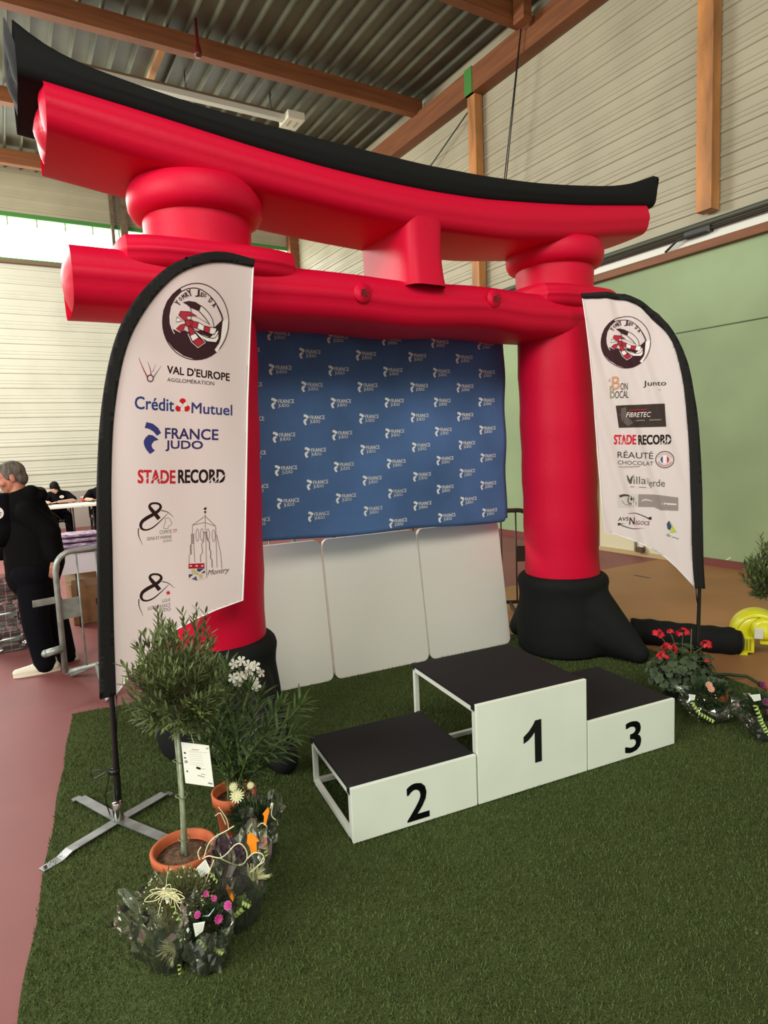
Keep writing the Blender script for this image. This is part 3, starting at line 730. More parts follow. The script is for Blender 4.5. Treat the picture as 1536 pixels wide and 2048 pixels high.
for k, (x, y) in enumerate(((82, 1740), (150, 1596), (342, 1584), (345, 1690))):
    e = G(x, y, .02); d = e-hub; L = d.length; d.normalize(); sd = V((-d.y, d.x, 0))*.025; zo = .004*(k % 2)
    prof = [(0, .036), (.66 if k == 0 else .86, .036), (.78 if k == 0 else .92, .020), (1.0, .020)]
    b = MB(); b.smooth = False; vs = []; fs = []
    for q, z in prof:
        c = hub+d*(L*q); c.z = z+zo
        w = sd if q < .95 else sd*.8
        vs += [c-w, c+w, c+w-V((0, 0, .005)), c-w-V((0, 0, .005))]
    for i in range(len(prof)-1):
        for j in range(4): fs.append((i*4+j, i*4+(j+1) % 4, i*4+4+(j+1) % 4, i*4+4+j))
    fs += [(0, 3, 2, 1), (12, 13, 14, 15)]
    b.add(vs, fs); bar = b.build('base_arm', m_zinc, fl)
    if k == 0:
        b = MB(); b.lathe([(0, 0), (.008, 0), (.008, .001), (0, .001)], hub+d*(L*.95)+V((0, 0, .0045-hub.z+.0195)), 12); b.build('arm_hole', m_edge, bar)

k = Ink(); k.step = 6
emblem(k, 391, 644, 67, 76)
k.lay('club_emblem', FP, fc)
k = Ink()                                    # comet and two lines
k.stroke([(276, 716), (285, 738), (294, 756)], [.8, 2, 3], (176, 66, 70)); k.stroke([(294, 724), (299, 738), (301, 750)], [.6, 1.6, 2.4], (176, 66, 70))
k.stroke([(311, 728), (304, 745)], [.5, 1.4], GREY); k.stroke([(322, 732), (312, 746), (305, 756)], [.5, 1.6, 2.6], (110, 110, 116))
k.ring((299, 757), 6, 6.5, 2.2, (80, 60, 70), 2)
k.text("VAL D'EUROPE", (334, 746.5), (460, 762), 15.5, INK, off=.05, up=(0, -1)); k.text('AGGLOM\u00c9RATION', (334, 763), (428, 771), 9.5, (90, 76, 76), off=.02)
k.lay('sponsor_print', FP, fc)
k = Ink()
k.text('Cr\u00e9dit', (268, 818), (348, 823), 25, DNAVY, off=.035); k.text('Mutuel', (384, 826), (465, 831), 21, (62, 66, 124), off=.035)
for ang in (-90, 30, 150):
    a = math.radians(ang); c = (365.5+9*math.cos(a), 812+8.5*math.sin(a)); r_ = 7.2
    k.poly([(c[0]+r_*math.cos(a+math.radians(j)), c[1]+r_*math.sin(a+math.radians(j))) for j in (-125, -60, -20, 20, 60, 125)], (214, 26, 42), 1)
for ang in (90, 210, 330):
    a = math.radians(ang); k.disk((365.5+6.4*math.cos(a), 812+6*math.sin(a)), 4.3, 4.3, WHT, 2)
k.lay('sponsor_print', FP, fc)
k = Ink(); f5 = lambda P: [(240+x/5.389, 520+y/5.389) for x, y in P]
k.poly(f5([(275, 1748), (345, 1765), (405, 1810), (438, 1865), (392, 1896), (352, 1850), (300, 1820), (256, 1812)]), NAVY)
k.poly(f5([(376, 1912), (412, 1938), (362, 1952), (337, 1980), (331, 2003), (345, 2032), (370, 2055), (315, 2092), (280, 2052), (264, 2028), (248, 1988), (246, 1952), (264, 1916), (300, 1884), (345, 1890)]), NAVY)
k.text('FRANCE', (330, 877), (437, 880), 21, (58, 50, 104), off=.045); k.text('JUDO', (331, 902), (407, 903), 21, (58, 50, 104), off=.045)
k.lay('sponsor_print', FP, fc)
def stade(k, a, b_, c, d, h, y2=None):
    k.text('STADE', a, b_, h, REDC, off=.06); k.text('RECORD', c, d, h, INK, off=.06)
    for q in (.12, .3, .42, .55): scratch(k, [(a[0]+(b_[0]-a[0])*q, a[1]-h*.08), (a[0]+(b_[0]-a[0])*(q+.14), a[1]-h*.42)], h*.05)
    for q in (.66, .78, .86): scratch(k, [(c[0]+(d[0]-c[0])*q, c[1]-h*.05), (c[0]+(d[0]-c[0])*(q+.13), c[1]-h*.62)], h*.06)
k = Ink(); stade(k, (275, 966), (351, 967), (358, 966), (450, 965), 26); k.lay('sponsor_print', FP, fc)
def ribbon8(k, dx, dy, tx=0):
    P = [(x+dx, y+dy) for x, y in ((556, 392), (490, 310), (425, 235), (397, 190), (415, 148), (480, 133), (552, 148), (582, 195), (545, 255), (470, 310), (350, 378), (275, 440), (256, 510), (290, 562), (370, 568), (470, 520), (590, 415), (705, 300))]
    k.stroke(P, [66, 64, 58, 44, 34, 32, 36, 42, 50, 56, 58, 52, 46, 34, 24, 20, 14, 5], (44, 24, 24))
    k.stroke([(590+dx, 252+dy), (700+dx, 282+dy), (800+dx, 362+dy)], [16, 12, 4], (70, 54, 54)); k.stroke([(220+dx, 545+dy), (224+dx, 660+dy), (290+dx, 822+dy)], [18, 14, 4], (70, 54, 54))
k = Ink((250, 990), 8.19); ribbon8(k, 0, 0)
k.stroke([(655, 388), (700, 376), (735, 388), (750, 430), (775, 462), (740, 500), (712, 515), (705, 545), (645, 552), (640, 500), (662, 440), (655, 388)], 8, GREY)
k.text('COMIT\u00c9', (566, 638), (768, 628), 72, (96, 80, 80), off=0); k.text('77', (792, 622), (856, 615), 58, (190, 40, 60), off=.01)
k.text('SEINE-ET-MARINE', (360, 746), (766, 706), 52, (96, 80, 80), off=0); k.text('JUDO', (626, 786), (770, 776), 52, (110, 94, 94), off=0)
k.lay('sponsor_print', FP, fc)
k = Ink((250, 990), 8.19); ribbon8(k, 18, 1166)
st = []
for i in range(16):
    a = PI*i/8+.2; r_ = 48 if i % 2 == 0 else 20; st.append((712+r_*math.cos(a), 1605+r_*math.sin(a)))
k.poly(st, (206, 22, 44))
k.text('LIGUE', (616, 1768), (746, 1738), 52, (110, 94, 94), off=0); k.text('ILE-DE-FRANCE', (386, 1896), (748, 1826), 58, (110, 94, 94), off=0); k.text('JUDO', (560, 1938), (752, 1916), 74, (84, 68, 70), off=0)
k.lay('sponsor_print', FP, fc)
k = Ink((360, 1000), 11.375); lc = (128, 110, 108)
L = lambda P, w=12, c=lc, sm=False: k.stroke(P, w, c, 1, sm)
L([(595, 300), (595, 700)]); L([(595, 370), (300, 575)]); L([(595, 370), (825, 600)]); L([(300, 575), (590, 515), (825, 600)]); L([(300, 575), (300, 770)]); L([(825, 600), (850, 1540)])
for x, y0, y1 in ((415, 660, 945), (520, 650, 940), (655, 660, 930), (780, 685, 950)):
    k.ring((x, (y0+y1)/2), 34, (y1-y0)/2, 11, lc, 1, n=24)
L([(275, 770), (275, 1010), (245, 1030), (245, 1240), (220, 1260), (215, 1440)]); L([(330, 770), (330, 1000), (345, 1420)])
k.poly([(275, 770), (330, 770), (330, 1000), (275, 1010)], (170, 156, 154)); k.poly([(245, 1030), (285, 1010), (285, 1240), (245, 1250)], (170, 156, 154))
L([(570, 740), (550, 950), (510, 1010), (530, 1200), (480, 1260), (480, 1420)], 22, (160, 144, 142)); L([(600, 740), (610, 1000), (615, 1780)])
L([(620, 740), (650, 930), (685, 960), (690, 1130), (715, 1170), (710, 1330), (740, 1370), (740, 1540)], 22); L([(850, 790), (880, 960), (930, 1200), (960, 1560)])
L([(560, 740), (640, 740)], 24); k.disk((595, 275), 28, 20, INK, 2); k.poly([(555, 190), (595, 180), (620, 155), (625, 200), (605, 235), (575, 225)], INK, 2)
k.poly([(198, 1452), (565, 1440), (572, 1790), (400, 1835), (200, 1800)], (232, 220, 212), 2); k.poly([(198, 1452), (565, 1440), (566, 1552), (198, 1566)], (176, 30, 48), 3)
for x in (250, 385, 515): k.poly([(x-40, 1505), (x, 1478), (x+40, 1500), (x, 1522)], (238, 200, 200), 4)
k.poly([(390, 1565), (566, 1556), (450, 1640), (395, 1620)], (74, 62, 104), 3); k.poly([(570, 1600), (572, 1665), (480, 1670)], (74, 62, 104), 3)
k.poly([(200, 1690), (310, 1690), (205, 1780)], (74, 62, 104), 3); k.poly([(270, 1800), (370, 1730), (400, 1835)], (96, 78, 140), 3)
k.poly([(255, 1590), (340, 1570), (390, 1640), (440, 1680), (520, 1690), (515, 1780), (445, 1785), (430, 1710), (330, 1690), (265, 1650)], (204, 186, 138), 4)
k.text('Montry', (632, 1752), (1120, 1672), 150, (90, 74, 78), 3, 0, .35)
k.lay('town_emblem', FP, fc)

# ---- right flag
RBp = V((2.214, 4.445, 0)); RD = V((-.98, .17, 0)).normalized()
def rdisp(t, z):
    a = max(0, 1-abs(t)/1.0)
    return (.013*math.sin((t-.22*z)*34)+.007*math.sin((t-.30*z)*61+1))*min(1, .15+t*2.2)*(.35+.65*min(1, max(0, 1.15-t)))+.012*math.sin(t*9+.5)*a*.6
ri = bez2([(1389, 1175), (1384, 1119), (1382, 1014), (1379, 929), (1375, 858), (1368, 787), (1361, 744), (1347, 693), (1324, 656), (1299, 628), (1267, 607), (1228, 598), (1165, 597)], 5)
ro = bez2([(1409, 1177), (1406, 1119), (1404, 1014), (1401, 929), (1395, 844), (1387, 787), (1376, 730), (1356, 682), (1328, 642), (1299, 614), (1260, 592), (1214, 585), (1163, 587)], 5)
rr = [(1165, 597), (1171, 640), (1178, 700), (1185, 770), (1191, 850), (1197, 930), (1203, 1000), (1209, 1064), (1235, 1070), (1265, 1080), (1300, 1095), (1330, 1114), (1352, 1134), (1372, 1155), (1389, 1175)]
fr, rc, RP, rn = feather('feather_flag', 'right white feather flag on a black mast behind the red geranium', RBp, RD, None, ri, ro, rr, None, rdisp)
b = MB(); b.tube([G(1393, 1342, .03), PLN(1396, 1280, RBp, rn), PLN(1399, 1180, RBp, rn)]+[RP(x, y, -.004) for x, y in bez2([(1398, 1150), (1394, 1040), (1390, 930), (1381, 810), (1368, 735), (1350, 686), (1312, 641), (1263, 600), (1214, 591), (1170, 592)], 4)], [.014, .014, .012]+[.011]*37, 12); b.build('mast', m_mast, fr)
b = MB(); b.tube([PLN(1392, 1176, RBp, rn), PLN(1393, 1195, RBp, rn), PLN(1397, 1215, RBp, rn)], .004, 6); b.build('pull_cord', m_mast, fr)
hub = G(1393, 1350, .012); b = MB(); b.lathe([(.02, .0), (.024, .004), (.024, .10), (.02, .104)], hub, 16); b.build('socket', m_chrome, fr)
for a in (-60, 60, 150, 240):
    d = V((math.cos(math.radians(a)), math.sin(math.radians(a)), 0)); b = MB(); R_ = Matrix.Rotation(math.radians(a), 3, 'Z'); b.box(hub+d*.11+V((0, 0, .012)), (.22, .05, .006), R_); b.build('base_arm', m_zinc, fr)
k = Ink(); k.step = 4; emblem(k, 1251.6, 684.6, 49.4, 51.7); k.lay('club_emblem', RP, rc, .0030)
C7, C8 = ((1170, 600), 6.678), ((1170, 860), 6.4)
k = Ink(*C7); OR, GG = (206, 150, 112), (150, 150, 122)
k.text('B', (362, 1195), (462, 1190), 170, OR, 1, .01); k.text('B', (338, 1312), (402, 1310), 165, GG, 0, .01); k.text('ON', (470, 1203), (568, 1197), 92, (70, 62, 56), 2, 0); k.text('OCAL', (404, 1314), (578, 1306), 96, (60, 54, 48), 2, 0)
k.text('LE', (318, 1088), (346, 1088), 40, (150, 140, 130), 1, 0); k.lay('sponsor_print', RP, rc, .0030)
k = Ink(*C7); k.text('Junto', (780, 1170), (1082, 1162), 88, (48, 42, 38), 1, .008); k.stroke([(852, 1207), (1015, 1197)], 9, (170, 160, 150)); k.lay('sponsor_print', RP, rc, .0030)
k = Ink(*C7); k.poly([(415, 1410), (1066, 1383), (1078, 1692), (455, 1706)], (62, 52, 48), 0, 5)
k.poly([(480, 1450), (540, 1430), (560, 1560), (640, 1640), (570, 1685), (500, 1620), (465, 1540)], (104, 92, 88), 1, 5)
k.stroke([(580, 1475), (825, 1462)], 12, (190, 40, 40), 2); k.text('FIBRETEC', (545, 1568), (882, 1560), 66, (240, 226, 222), 3, .01, .25)
k.stroke([(556, 1618), (660, 1612)], 16, (130, 120, 116), 2); k.stroke([(680, 1612), (800, 1606)], 16, (130, 120, 116), 2); k.stroke([(860, 1604), (1010, 1598)], 16, (130, 120, 116), 2); k.lay('sponsor_print', RP, rc, .0030)
k = Ink(*C8); stade(k, (375, 182), (645, 182), (680, 186), (1096, 178), 118); k.lay('sponsor_print', RP, rc, .0030)
k = Ink(*C8); k.text('R\u00c9AUT\u00c9', (418, 354), (876, 370), 98, (70, 62, 60), 1, 0); k.text('CHOCOLAT', (420, 440), (880, 456), 52, (96, 88, 84), 1, 0); k.stroke([(430, 468), (700, 465)], 7, (140, 130, 126))
k.ring((1017, 378), 112, 104, 10, (90, 70, 74), 1); k.ring((1017, 378), 84, 78, 20, (206, 180, 182), 0, 200, 340, 24); k.ring((1017, 378), 84, 78, 20, (196, 150, 156), 0, 20, 160, 24)
k.disk((1017, 378), 56, 52, (238, 226, 226), 1); k.poly([(992, 332), (972, 350), (962, 378), (972, 406), (992, 424)], (70, 74, 120), 2); k.poly([(1042, 332), (1062, 350), (1072, 378), (1062, 406), (1042, 424)], (180, 60, 76), 2); k.lay('sponsor_print', RP, rc, .0030)
k = Ink(*C8); k.poly([(538, 574), (556, 590), (575, 640), (595, 600), (636, 570), (612, 610), (598, 690), (575, 690), (548, 640)], (86, 86, 74)); k.text('illa', (622, 692), (778, 690), 96, (104, 100, 92), 1, 0); k.text('V', (780, 690), (822, 694), 80, (140, 134, 126), 0, 0); k.text('erde', (812, 722), (1020, 726), 92, (100, 98, 90), 1, 0)
k.stroke([(585, 728), (850, 738)], 9, (120, 112, 104)); k.lay('sponsor_print', RP, rc, .0030)
k = Ink(*C8); k.poly([(420, 822), (668, 822), (668, 982), (420, 986)], (206, 198, 190), 0, 5); k.poly([(684, 822), (870, 824), (1186, 862), (1186, 1030), (970, 1026), (880, 984), (684, 984)], (150, 138, 134), 0, 5)
k.stroke([(440, 850), (500, 832), (580, 850), (640, 900), (660, 958)], [34, 26, 18, 14, 10], (74, 66, 64), 1); k.stroke([(470, 900), (510, 950), (600, 960)], 8, (140, 130, 126), 1); k.ring((592, 900), 44, 44, 18, (120, 112, 110), 1); k.disk((602, 886), 18, 18, (60, 54, 54), 2)
k.stroke([(720, 912), (770, 892), (860, 908)], [10, 22, 8], (206, 196, 194), 1); k.stroke([(985, 945), (1080, 946), (1164, 950)], [26, 22, 18], (222, 214, 212), 1); k.lay('sponsor_print', RP, rc, .0030)
k = Ink(*C8); k.text('AVS', (422, 1165), (556, 1158), 48, (60, 36, 34), 1, .01, .15); k.text('N', (562, 1206), (638, 1208), 90, (56, 28, 26), 1, .02, .1); k.text('EGOCE', (648, 1214), (826, 1218), 50, (120, 44, 40), 1, .01, .15)
k.stroke([(540, 1066), (650, 1068), (760, 1106), (830, 1140)], [3, 9, 11, 13], (44, 40, 38)); k.poly([(815, 1112), (850, 1110), (846, 1150), (745, 1140), (815, 1136)], (44, 40, 38)); k.stroke([(430, 1196), (500, 1232), (620, 1262), (770, 1262)], [13, 11, 8, 2], (44, 40, 38)); k.poly([(420, 1190), (520, 1196), (452, 1200), (440, 1222), (422, 1222)], (44, 40, 38)); k.lay('sponsor_print', RP, rc, .0030)
k = Ink(*C8); k.poly([(1046, 1200), (1078, 1160), (1110, 1238), (1085, 1285), (1056, 1262)], (58, 76, 116)); k.poly([(1082, 1156), (1170, 1308), (1086, 1312), (1114, 1240)], (176, 196, 70)); k.stroke([(1036, 1345), (1070, 1330), (1060, 1355), (1100, 1352)], 12, (140, 144, 150), 1); k.stroke([(1110, 1372), (1150, 1376), (1180, 1390), (1196, 1384)], 12, (140, 144, 150), 1); k.lay('sponsor_print', RP, rc, .0030)

# ================================================================== PLANTS
def AT(x, y, Y): return PLN(x, y, V((0, Y, 0)), V((0, -1, 0)))
def leaf(b, p, d, L, w, rnd, droop=.0, fold=.25):
    d = d.normalized(); side = d.cross(V((rnd.uniform(-.3, .3), rnd.uniform(-.3, .3), 1))); side = side.normalized() if side.length > 1e-4 else V((1, 0, 0)); nn = side.cross(d)
    vs = []
    for t, k in ((0, .12), (.3, .9), (.62, .85), (.85, .45), (1, .03)):
        c = p+d*(L*t)-V((0, 0, droop*L*t*t)); vs += [c-side*(w*k/2)+nn*(fold*w*k/2), c, c+side*(w*k/2)+nn*(fold*w*k/2)]
    fs = []
    for i in range(4): fs += [(3*i, 3*i+1, 3*i+4, 3*i+3), (3*i+1, 3*i+2, 3*i+5, 3*i+4)]
    b.add(vs, fs)
def rdir(rnd, zmin=-1):
    while True:
        v = V((rnd.uniform(-1, 1), rnd.uniform(-1, 1), rnd.uniform(-1, 1)))
        if .1 < v.length <= 1 and v.normalized().z >= zmin: return v.normalized()
m_terra = mat('terracotta pot', (184, 92, 52), .7, var=.08, scale=6)
m_soil = mat('potting soil', (84, 62, 42), .95, var=.35, scale=60, bump=.8, bscale=120)
m_bark = mat('young grey green stem', (128, 138, 108), .8, var=.15, scale=30)
m_oliv = mat('olive leaf', (98, 112, 66), .55, var=.28, scale=14, transl=.15)
m_twig = mat('olive twig', (108, 100, 70), .8)
m_cane = mat('green bamboo cane', (146, 160, 132), .6, var=.12, scale=20)
m_dgreen = mat('oleander leaf', (76, 98, 54), .5, var=.28, scale=10, transl=.15)
m_stem = mat('green stem', (96, 116, 62), .6)
m_petw = mat('white petal', (246, 246, 232), .6, transl=.2)
m_petc = mat('cream petal', (240, 240, 196), .6, transl=.2)
m_petr = mat('red geranium petal', (222, 24, 44), .5, transl=.2)
m_petp = mat('pink petal', (206, 76, 152), .5, transl=.2)
m_card = mat('white card', (240, 242, 230), .6)
m_orng = mat('orange card', (250, 146, 26), .6)
m_raff = mat('cream raffia', (222, 220, 172), .7)
m_lime = mat('lime ribbon', (176, 202, 110), .4)
m_film = film('clear cellophane', (250, 252, 247), .16, .07)
m_pot2 = mat('dark green plastic pot', (34, 52, 38), .5)
m_heath = mat('purple heather', (96, 66, 92), .8, var=.3, scale=60)
m_shrub = mat('fine grey green leaf', (94, 104, 56), .7, var=.3, scale=40, transl=.1)
m_dkfol = mat('dark fern leaf', (44, 66, 36), .6, var=.3, scale=30)

def olive_tree(label, base, top, crown, rad, seed, group='potted olive trees'):
    rnd = random.Random(seed)
    t = thing('olive_tree', label, 'potted tree', base, group)
    zb_ = base.z
    b = MB(); b.lathe([(.085, 0), (.09, .005), (.108, .17), (.122, .172), (.126, .205), (.118, .21), (.108, .205), (.104, .18), (.102, .16)], base, 40); b.build('pot', m_terra, t)
    b = MB(); b.lathe([(.0, .178), (.05, .182), (.103, .172), (.1, .15)], base, 28, cap=False); b.build('soil', m_soil, t)
    s0 = base+V((0, 0, .165)); s0 += (top-base)*.02
    b = MB(); pth = bez([s0, s0.lerp(top, .4)+V((.006, 0, 0)), top, top+V((0, 0, rad[2]*.5))], 6); b.tube(pth, [.011-.004*i/len(pth) for i in range(len(pth))], 10); tr = b.build('trunk', m_bark, t)
    off = V((.014, -.012, 0)); b = MB(); b.tube([s0+off, top+off+V((0, 0, .03))], .007, 10); cn = b.build('cane', m_cane, t)
    for q in (.12, .45, .72):
        b = MB(); c = s0.lerp(top, q)+off*.5; b.tube([c+V((.022*math.cos(a), .022*math.sin(a), .004*math.sin(a*2))) for a in [i*PI/6 for i in range(13)]], .0022, 5)
        b.build('cane_tie', mat('green tie wire', (110, 126, 96), .6), cn)
    bl, bt = MB(), MB()
    for i in range(230):
        d = rdir(rnd, -.8); e = crown+V((d.x*rad[0], d.y*rad[1], d.z*rad[2]))*rnd.uniform(.72, 1.06)
        st = top.lerp(crown, .55)+V((d.x, d.y, d.z*.6))*rad[0]*.18
        e = e+V((0, 0, rad[2]*.10*rnd.random()))
        mid = st.lerp(e, .5)+V((0, 0, -.02)); P = bez([st, mid, e], 4); bt.tube(P, [.0018]*4+[.0012]*(len(P)-4), 5, False)
        n = 15
        for j in range(n):
            q = .38+.62*j/(n-1); k = min(len(P)-2, int(q*(len(P)-1))); p = P[k].lerp(P[k+1], q*(len(P)-1)-k) if q < 1 else P[-1]
            ax = (P[k+1]-P[k]).normalized(); sd = ax.orthogonal().normalized(); sd.rotate(Matrix.Rotation(j*1.9+i, 3, ax))
            leaf(bl, p, ax*rnd.uniform(.55, 1.1)+sd*.75+V((0, 0, .25)), rnd.uniform(.030, .048), rnd.uniform(.008, .012), rnd)
    for i in range(7):                                       # upright shoots
        a = rnd.uniform(0, 6.28); r_ = rnd.uniform(.1, .85); p0 = crown+V((math.cos(a)*r_*rad[0], math.sin(a)*r_*rad[1]*.6, rad[2]*.72)); e = p0+V((rnd.uniform(-.02, .02), 0, rnd.uniform(.08, .14)))
        bt.tube([p0-V((0, 0, .06)), p0, e], .0014, 5, False)
        for j in range(12):
            p = p0.lerp(e, j/11); a2 = j*2.2; leaf(bl, p, V((math.cos(a2)*.6, math.sin(a2)*.6, .9)), rnd.uniform(.03, .045), .0095, rnd)
    bl.build('foliage', m_oliv, t); bt.build('twigs', m_twig, t)
    return t, tr
ob = G(375, 1792, .014)
ot, otr = olive_tree('standard olive tree in a terracotta pot, white care label on its stem', ob, AT(350, 1445, 2.36), AT(352, 1370, 2.36), (.192, .18, .23), 11)
ob2 = G(1578, 1440, .014)
olive_tree('olive tree at the right picture edge beside the yellow blower', ob2, ob2+V((-.09, .05, .68)), ob2+V((-.06, .05, .86)), (.19, .17, .175), 23)
# care label hanging beside the stem
lp = [AT(*p, 2.30) for p in ((362, 1484), (418, 1491), (428, 1574), (371, 1566))]
b = MB(); b.add(lp, [(0, 1, 2, 3)], False); lab = solid(b.build('care_label', m_card, otr), .0012)
k = Ink((360, 1480), 20.5)
for i, y in enumerate((430, 480, 560, 640, 720, 800, 900, 980)): k.stroke([(330+12*i, y), (860+14*i, y+52)], 16, (206, 208, 196))
k.stroke([(480, 380), (760, 408)], 40, (176, 178, 168)); k.disk((1105, 345), 44, 40, (176, 178, 170)); k.stroke([(860, 490), (1120, 520)], 18, (200, 202, 190))
k.poly([(150, 500), (200, 490), (240, 540), (210, 575), (160, 545)], (40, 40, 38)); k.poly([(140, 695), (200, 700), (250, 750), (220, 775)], (60, 60, 56)); k.ring((242, 890), 44, 42, 26, (90, 90, 86)); k.poly([(250, 1245), (300, 1250), (330, 1290), (290, 1330)], (44, 44, 42))
k.poly([(672, 1085), (845, 1140), (830, 1220), (668, 1172)], (30, 18, 22)); k.stroke([(890, 1165), (1030, 1195)], 26, (190, 192, 180)); k.stroke([(860, 1385), (1020, 1415)], 36, (186, 188, 176)); k.stroke([(720, 1440), (985, 1520)], 44, (176, 178, 168)); k.stroke([(1150, 1760), (1320, 1800)], 50, (120, 124, 116))
k.lay('printed_text', lambda x, y, l: AT(x, y, 2.30-l-.001), lab)
b = MB(); b.tube(bez([AT(388, 1487, 2.299), AT(384, 1476, 2.30), AT(380, 1464, 2.31), AT(352, 1460, 2.345)], 5), .0012, 5); b.build('label_string', m_raff, lab)

# oleander
rnd = random.Random(5); og = G(470, 1690, .014); og = V((-.718, 2.672, .014))
ol = thing('potted_oleander', 'oleander with long narrow leaves and white flowers in an orange plastic pot', 'potted plant', og)
b = MB(); b.lathe([(.062, 0), (.066, .004), (.088, .19), (.096, .192), (.098, .235), (.092, .238), (.086, .225), (.082, .19)], og, 36, .004); b.build('pot', m_terra, ol)
b = MB(); b.lathe([(0, .20), (.083, .195), (.08, .17)], og, 20, cap=False); b.build('soil', m_soil, ol)
bs, bl = MB(), MB()
ends = [(560, 1415, 2.72), (600, 1412, 2.66), (585, 1470, 2.6), (545, 1430, 2.85), (520, 1395, 2.75), (500, 1380, 2.6), (490, 1372, 2.72), (470, 1385, 2.8), (455, 1370, 2.66), (440, 1400, 2.75), (425, 1385, 2.65), (410, 1430, 2.7), (395, 1450, 2.75), (430, 1460, 2.58), (470, 1450, 2.56), (530, 1470, 2.56), (560, 1500, 2.7), (405, 1480, 2.62), (452, 1340, 2.72), (505, 1440, 2.85)]
for i, (x, y, Yd) in enumerate(ends):
    e = AT(x, y, Yd); p0 = og+V((rnd.uniform(-.04, .04), rnd.uniform(-.04, .04), .19)); mid = p0.lerp(e, .5)+V((0, 0, .05)); P = bez([p0, mid, e], 8); bs.tube(P, [.0038]*5+[.0028]*(len(P)-5), 6, False)
    for j in range(3, len(P)):
        ax = (P[j]-P[j-1]).normalized()
        for w_ in range(3):
            sd = ax.orthogonal().normalized(); sd.rotate(Matrix.Rotation(w_*2.09+j*1.05, 3, ax)); leaf(bl, P[j], ax*rnd.uniform(.7, 1.2)+sd*.8, rnd.uniform(.075, .125), rnd.uniform(.011, .016), rnd, .18)
    for w_ in range(4): leaf(bl, e, ax+V((rnd.uniform(-.5, .5), rnd.uniform(-.5, .5), .4)), rnd.uniform(.08, .11), .012, rnd, .1)
bs.build('stems', m_stem, ol); bl.build('foliage', m_dgreen, ol)
fcn = AT(490, 1348, 2.66)
for i, (x, y) in enumerate(((468, 1328), (482, 1322), (497, 1330), (510, 1332), (522, 1345), (466, 1356), (480, 1352), (476, 1364), (494, 1350), (508, 1362), (512, 1372), (500, 1342))):
    c = AT(x, y, 2.62+rnd.uniform(-.02, .05)); b = MB(); nrm = V((rnd.uniform(-.5, .5), -1, rnd.uniform(-.1, .7))).normalized(); u_ = nrm.orthogonal().normalized(); a0 = rnd.random()*6
    for q in range(5):
        d = u_.copy(); d.rotate(Matrix.Rotation(a0+q*2*PI/5, 3, nrm)); s_ = nrm.cross(d); b.add([c, c+d*.008+s_*.005, c+d*.018+s_*.009+nrm*.003, c+d*.024+nrm*.002, c+d*.019-s_*.007+nrm*.003, c+d*.008-s_*.004], [(0, 1, 2, 3, 4, 5)])
    b.tube([c, c-nrm*.02], [.004, .0015], 6); b.build('blossom', m_petw, ol)
b = MB()
for i in range(9): e = fcn+V((rnd.uniform(-.05, .05), 0, rnd.uniform(-.02, .05))); b.tube([AT(487, 1385, 2.69), fcn.lerp(e, .5)+V((0, .03, -.02)), e+V((0, .02, 0))], .0018, 5)
b.build('flower_stalks', m_stem, ol)

# wrapped pot plants
def crumple(base, r0, r1, h, seed, tilt=V((0, 0, 0)), n=26, rows=9, jag=.16):
    rnd = random.Random(seed); ph = [rnd.uniform(0, 6.28) for _ in range(6)]
    def f(u, v):
        a = u*2*PI; r = r0+(r1-r0)*(v**.8); top = 1+jag*(abs(math.sin(a*2+ph[0]))*1.3-.5)
        p = V((math.cos(a), math.sin(a), 0))
        r *= 1+.13*math.sin(a*7+ph[1]+v*3)*v+.08*math.sin(a*13+ph[2]-v*7)*(.3+v)
        z = h*v*(1+(top-1)*v)
        return base+p*r+V((0, 0, z))+tilt*v+V((noise.noise(p*5+V((0, 0, v*4+seed))), noise.noise(p*5+V((3, 0, v*4+seed))), 0))*.02+p*(.012*noise.noise(p*13+V((7, 0, v*11+seed))))
    b = MB(); b.grid(f, n*2, rows, True, False); return b
def bow(b, c, seed, size=.05):
    rnd = random.Random(seed)
    for i in range(5):
        a = rnd.uniform(-.6, 3.7); d = V((math.cos(a), -.35, math.sin(a)*.9)); s_ = V((-math.sin(a), 0, math.cos(a)))*.4
        L = size*rnd.uniform(.8, 1.3); b.tube(bez([c, c+(d+s_)*L*.6, c+d*L*1.2, c+(d-s_)*L*.6, c], 5), .0016, 5)
    for i in range(6):
        a = rnd.uniform(-2.6, -.5) if i % 2 else rnd.uniform(0, 6.28); d = V((math.cos(a), -.2, math.sin(a))); L = size*rnd.uniform(.8, 1.9)
        b.tube(bez([c, c+d*L*.5+V((0, 0, .012)), c+d*L], 4), .0014, 5)
def curl(b, p0, p1, turns, r, w=.006, seed=0):
    n = int(turns*10); vs = []; fs = []; ax = (p1-p0).normalized(); u_ = ax.orthogonal().normalized(); v_ = ax.cross(u_)
    for i in range(n+1):
        t = i/n; a = t*turns*2*PI; c = p0.lerp(p1, t)+(u_*math.cos(a)+v_*math.sin(a))*r; vs += [c-ax*w/2, c+ax*w/2]
    for i in range(n): fs.append((2*i, 2*i+1, 2*i+3, 2*i+2))
    b.add(vs, fs)
def tag_card(P, parent, m, name='gift_tag', lines=True):
    b = MB(); b.add(P, [tuple(range(len(P)))], False); o = solid(b.build(name, m, parent), .0012)
    if lines and len(P) == 4:
        b = MB(); b.smooth = False; n = (P[1]-P[0]).cross(P[3]-P[0]).normalized(); n = -n if n.y > 0 else n
        for q in (.2, .36, .52, .68, .82):
            a, c = P[0].lerp(P[3], q), P[1].lerp(P[2], q); s_ = (P[3]-P[0])*.02; a, c = a.lerp(c, .12), a.lerp(c, .88); b.quad(a-s_+n*.001, c-s_+n*.001, c+s_+n*.001, a+s_+n*.001)
        b.build('printed_lines', mat('pale print', (176, 190, 172), .7), o)
    return o
